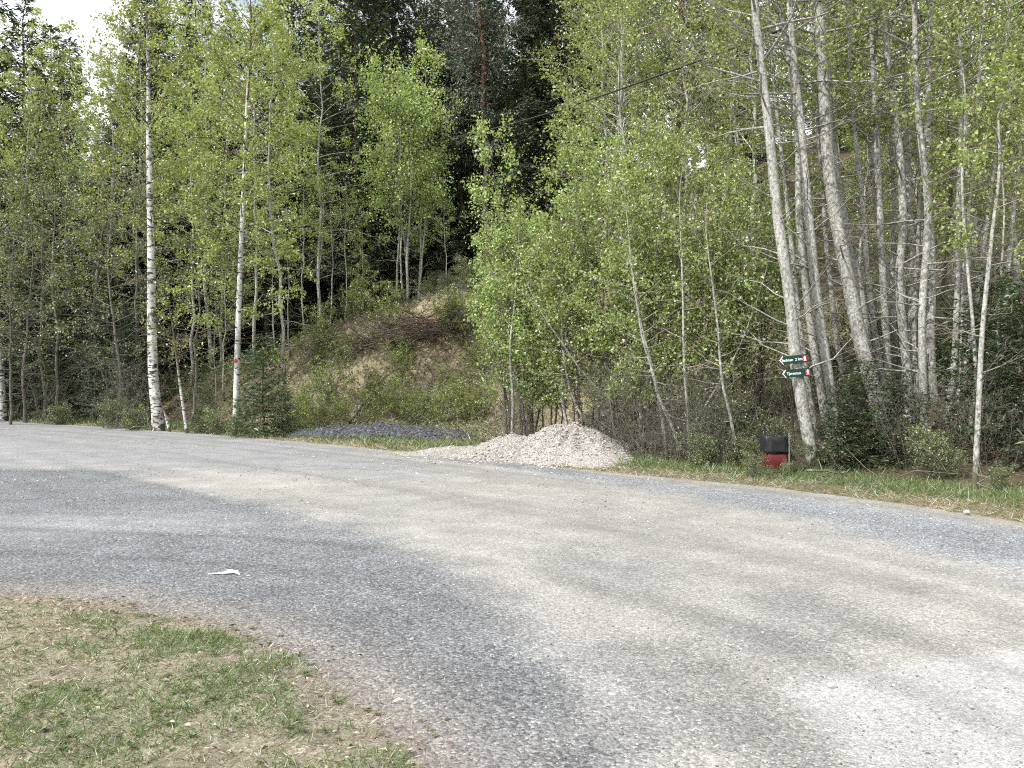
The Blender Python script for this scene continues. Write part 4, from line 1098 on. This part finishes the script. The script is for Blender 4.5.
# ------------------------------------------------------------------ brush pile on the bank
r = np.random.default_rng(33)
Wd = Wood(); bx, by = X(422, 35), 35.0
for i in range(380):
    a = r.normal(.35, .5); L = r.uniform(.8, 2.6)
    c = np.array([r.normal(0, 1.15), r.normal(0, .6), 0]); c[2] = abs(r.normal(0, .5)) + .1 + .22 * c[0]
    dv = np.array([math.cos(a), r.normal(0, .5), math.sin(a) * .75])
    s_ = np.linspace(-.5, .5, 4)[:, None]
    P = c + dv * s_ * L + r.normal(0, .06, (4, 3))
    Wd.tube(P, np.linspace(1, .3, 4) * r.uniform(.008, .028), 4)
o = obj('brush_pile', Wd.mesh('brush_pile', M['bark_spruce']), None, (bx, by, hz(bx, by)))
tag(o, 'brown heap of dead branches on the lip of the bank', 'brush pile')
Wd = Wood(); bx, by = X(355, 35), 35.0
for i in range(130):
    a = r.normal(0, .6); L = r.uniform(.6, 1.8)
    c = np.array([r.normal(0, 1.2), r.normal(0, .4), abs(r.normal(0, .25)) + .05])
    dv = np.array([math.cos(a), r.normal(0, .5), math.sin(a) * .75]); s_ = np.linspace(-.5, .5, 4)[:, None]
    Wd.tube(c + dv * s_ * L + r.normal(0, .06, (4, 3)), np.linspace(1, .3, 4) * r.uniform(.006, .02), 4)
o = obj('brush_pile', Wd.mesh('brush_pile', M['bark_spruce']), None, (bx, by, hz(bx, by)))
tag(o, 'smaller brown tangle of dead twigs left of the big brush heap', 'brush pile')
def stick(label, p, q, rad, seed):
    r = np.random.default_rng(seed); p = np.array(p, float); q = np.array(q, float)
    s_ = np.linspace(0, 1, 7)[:, None]; P = p * (1 - s_) + q * s_ + r.normal(0, .035, (7, 3)); c = P[0].copy()
    Wd = Wood(); Wd.tube(P - c, np.linspace(rad, rad * .4, 7), 6)
    for t in (.4, .6, .8):
        b = at(P, t) - c; Wd.tube([b, b + r.normal(0, .16, 3) + (q - p) * .08], [rad * .4, rad * .15], 4)
    tag(obj('fallen_branch', Wd.mesh('fallen_branch', M['bark_alder']), None, tuple(c)), label, 'branch')
def gpt(px, y, dz): x = X(px, y); return (x, y, hz(x, y) + dz)
stick('fallen grey branch lying on the verge from the sign tree to the small spruces', gpt(806, 14.2, .06), gpt(850, 13.6, .12), .03, 1)
stick('fallen pale branch by the foot of the thickest birch', gpt(130, 31, .1), gpt(160, 31.5, .25), .04, 2)
stick('dead stick leaning in the verge below the knobbly alder', gpt(985, 11.8, .03), gpt(975, 12.4, .35), .012, 3)
stick('bent dead branch resting on the back of the gravel heap', tuple(wp(610, 428, 18.9)), tuple(wp(660, 446, 18.0)), .022, 4)

r = np.random.default_rng(66); Wd = Wood()
for i in range(2600):
    y_ = r.uniform(13, 44); x_ = X(r.uniform(0, 1060), y_)
    d_, e_ = edge_dist(np.array([x_]), np.array([y_]))
    if d_[0] < 1.6 or d_[0] > 22: continue
    a = r.random() * 6.28; L = r.uniform(.25, 1.1); c = np.array([x_, y_, hz(x_, y_) + .05])
    dv = np.array([math.cos(a), math.sin(a), r.uniform(-.1, .9)]) * L
    Wd.tube([c - [0, 0, .05], c + dv * .5 + r.normal(0, .06, 3), c + dv + r.normal(0, .1, 3)], np.array([1, .8, .3]) * r.uniform(.006, .016), 3)
tag(obj('twig_litter', Wd.mesh('twig_litter', M['bark_alder'])), kind='stuff')

stick('grey fallen log lying slantwise in the dry grass of the bank', gpt(350, 32.5, .15), gpt(385, 34.0, .25), .07, 5)
stick('bleached dead branch on the right side of the bank', gpt(440, 31.5, .1), gpt(462, 33.0, .5), .045, 6)
stick('dead branch sticking out of the brush heap', gpt(425, 35.0, .4), gpt(452, 34.2, 1.3), .05, 7)
scatter('bare', 'bare_shrub', 'shrub', 'leafless twiggy shrub on the dry bank, {o} from the left', 'leafless shrubs on the dry bank', [(335, 33, .5), (365, 34.5, .55), (395, 31.5, .45), (430, 32.5, .5), (455, 35.5, .6), (475, 32, .6)])
# ------------------------------------------------------------------ bin
bx, by = X(774, 14.5), 14.5; bz = hz(bx, by)
bn = thing('litter_bin', 'red litter bin with a black bag folded over its upper half, on a grey post', 'litter bin', (bx, by, bz), .12)
def ring_body(levels, k, wav=0.0, seed=0, cap_bottom=True):
    """levels: (z, half width, half depth, corner power)"""
    r = np.random.default_rng(seed); V = []
    for z_, a, b, p in levels:
        for j in range(k):
            u = j * 6.28318 / k; cs, sn = math.cos(u), math.sin(u)
            e_ = 1 + wav * r.normal()
            V.append((a * e_ * math.copysign(abs(cs) ** p, cs), b * e_ * math.copysign(abs(sn) ** p, sn), z_ + wav * .35 * r.normal()))
    Qs = [(i * k + j, i * k + (j + 1) % k, (i + 1) * k + (j + 1) % k, (i + 1) * k + j) for i in range(len(levels) - 1) for j in range(k)]
    return np.array(V), np.array(Qs)
V, Qs = ring_body([(.10, .02, .02, .5), (.10, .19, .155, .4), (.12, .198, .163, .35), (.34, .20, .165, .35), (.40, .188, .153, .35), (.62, .188, .153, .35), (.62, .18, .145, .35), (.42, .175, .14, .35)], 40)
obj('tub', mesh_np('tub', V, Qs, M['bin_red'], None, True), bn)
V, Qs = ring_body([(.37, .203, .168, .36), (.365, .209, .174, .36), (.42, .210, .175, .36), (.47, .208, .173, .36), (.53, .211, .176, .36), (.59, .209, .174, .36), (.66, .211, .177, .36), (.68, .204, .17, .36), (.67, .188, .153, .36), (.55, .17, .14, .5), (.5, .03, .03, .6)], 64, .028, 4)
obj('bin_bag', mesh_np('bin_bag', V, Qs, M['bin_black'], None, True), bn)
Wd = Wood(); Wd.tube([(.215, -.15, -.2), (.215, -.15, .3), (.215, -.15, .72)], [.014, .014, .014], 10); Wd.tube([(.215, -.15, .72), (.215, -.15, .73)], [.016, .004], 10)
obj('post', Wd.mesh('post', M['metal_grey']), bn)
V, Qs = ring_body([(-.06, .14, .11, .5), (.0, .15, .12, .5), (.06, .15, .12, .5), (.08, .15, .12, .5), (.08, .01, .01, .5)], 28)
obj('foot', mesh_np('foot', V, Qs, M['bin_black'], None, True), bn)  # black body standing in for the shadowed void under the tub

# ------------------------------------------------------------------ trail signs
def prism(poly, y0, y1):
    n = len(poly); V = [(x, y0, z) for x, z in poly] + [(x, y1, z) for x, z in poly]
    Fs = [list(range(n)), list(range(2 * n - 1, n - 1, -1))] + [[i, i + n, (i + 1) % n + n, (i + 1) % n] for i in range(n)]
    return V, Fs
def pmesh(name, poly, y0, y1, mat):
    V, Fs = prism(poly, y0, y1); me = bpy.data.meshes.new(name); me.from_pydata(V, [], Fs); me.materials.append(mat); me.update(); return me
def text_mesh(txt, size, mat):
    cu = bpy.data.curves.new('lettering', 'FONT'); cu.body = txt; cu.size = size; cu.align_x = 'CENTER'; cu.align_y = 'CENTER'; cu.extrude = .001; cu.resolution_u = 3; cu.offset = .0012
    o = bpy.data.objects.new('lettering_tmp', cu); COL.objects.link(o)
    dg = bpy.context.evaluated_depsgraph_get(); me = bpy.data.meshes.new_from_object(o.evaluated_get(dg)); me.name = 'lettering'
    bpy.data.objects.remove(o); me.materials.clear(); me.materials.append(mat); return me
def trail_sign(label, px, py, words, roll, tx):
    i = int(np.argmin(np.abs(SIGN_T[:, 2] - (EYE + (HY - py) / F * 15.2))))
    D = SIGN_T[i, 1] - .16
    c = wp(px, py, D)
    e = thing('trail_sign', label, 'trail sign', tuple(c)); e.rotation_euler = (0, -roll, R(4))
    w, h = .27, .076
    obj('board', pmesh('board', [(-w + .02, 0), (-w + .075, -h), (w, -h), (w, h), (-w + .075, h)], -.008, .008, M['sign_green']), e)
    t = .011
    obj('arrow_edge', pmesh('arrow_edge', [(-w - .004, 0), (-w + .06, -h), (-w + .06 + t, -h), (-w + .002 + t * 1.5, 0), (-w + .06 + t, h), (-w + .06, h)], -.011, .0085, M['sign_white']), e)
    q = obj('red_square', pmesh('red_square', [(w - .095, -.052), (w - .012, -.052), (w - .012, .056), (w - .095, .056)], -.0105, -.0082, M['sign_red']), e)
    cx = w - .054                                   # walking figure with a staff
    fig = [(cx - .012, .044), (cx + .008, .046), (cx + .012, .030), (cx + .020, .008), (cx + .016, -.012), (cx + .026, -.046), (cx + .010, -.046), (cx + .003, -.018), (cx - .012, -.046), (cx - .026, -.046), (cx - .010, -.010), (cx - .012, .008), (cx - .024, -.002), (cx - .028, .006), (cx - .010, .026)]
    obj('hiker_symbol', pmesh('hiker_symbol', fig, -.0125, -.0107, M['sign_white']), q)
    tx_o = obj('lettering', text_mesh(words, .072, M['sign_white']), e, (tx, -.0105, -.004)); tx_o.rotation_euler = (R(90), 0, 0)
    Wd = Wood(); Wd.tube([(.05, .0, 0), (.05, .12, 0)], [.02, .02], 8)
    obj('bracket', Wd.mesh('bracket', M['bin_black']), e)
    return e
trail_sign('upper green arrow sign on the alder trunk, with a distance in km', 793.5, 359.5, 'Utsikten  2 km', R(6), -.045)
trail_sign('lower green arrow sign on the alder trunk, with one word and no distance', 796.5, 373, 'Tjernstua', R(5), -.055)

# ------------------------------------------------------------------ overhead cable
a = wp(425, 143, 43.5); b = wp(760, 36, 18.2); dv = b - a
P = [a + dv * t + UP * (-.35 * math.sin(math.pi * min(t / 1.04, 1))) for t in np.linspace(0, 1.04, 30)]
Wd = Wood(); Wd.tube(np.array(P) - P[0], np.full(30, .026), 6)
o = obj('overhead_cable', Wd.mesh('overhead_cable', M['cable']), None, tuple(P[0]))
tag(o, 'thin black cable hanging in the air between the pine and the upper right leaves', 'cable')
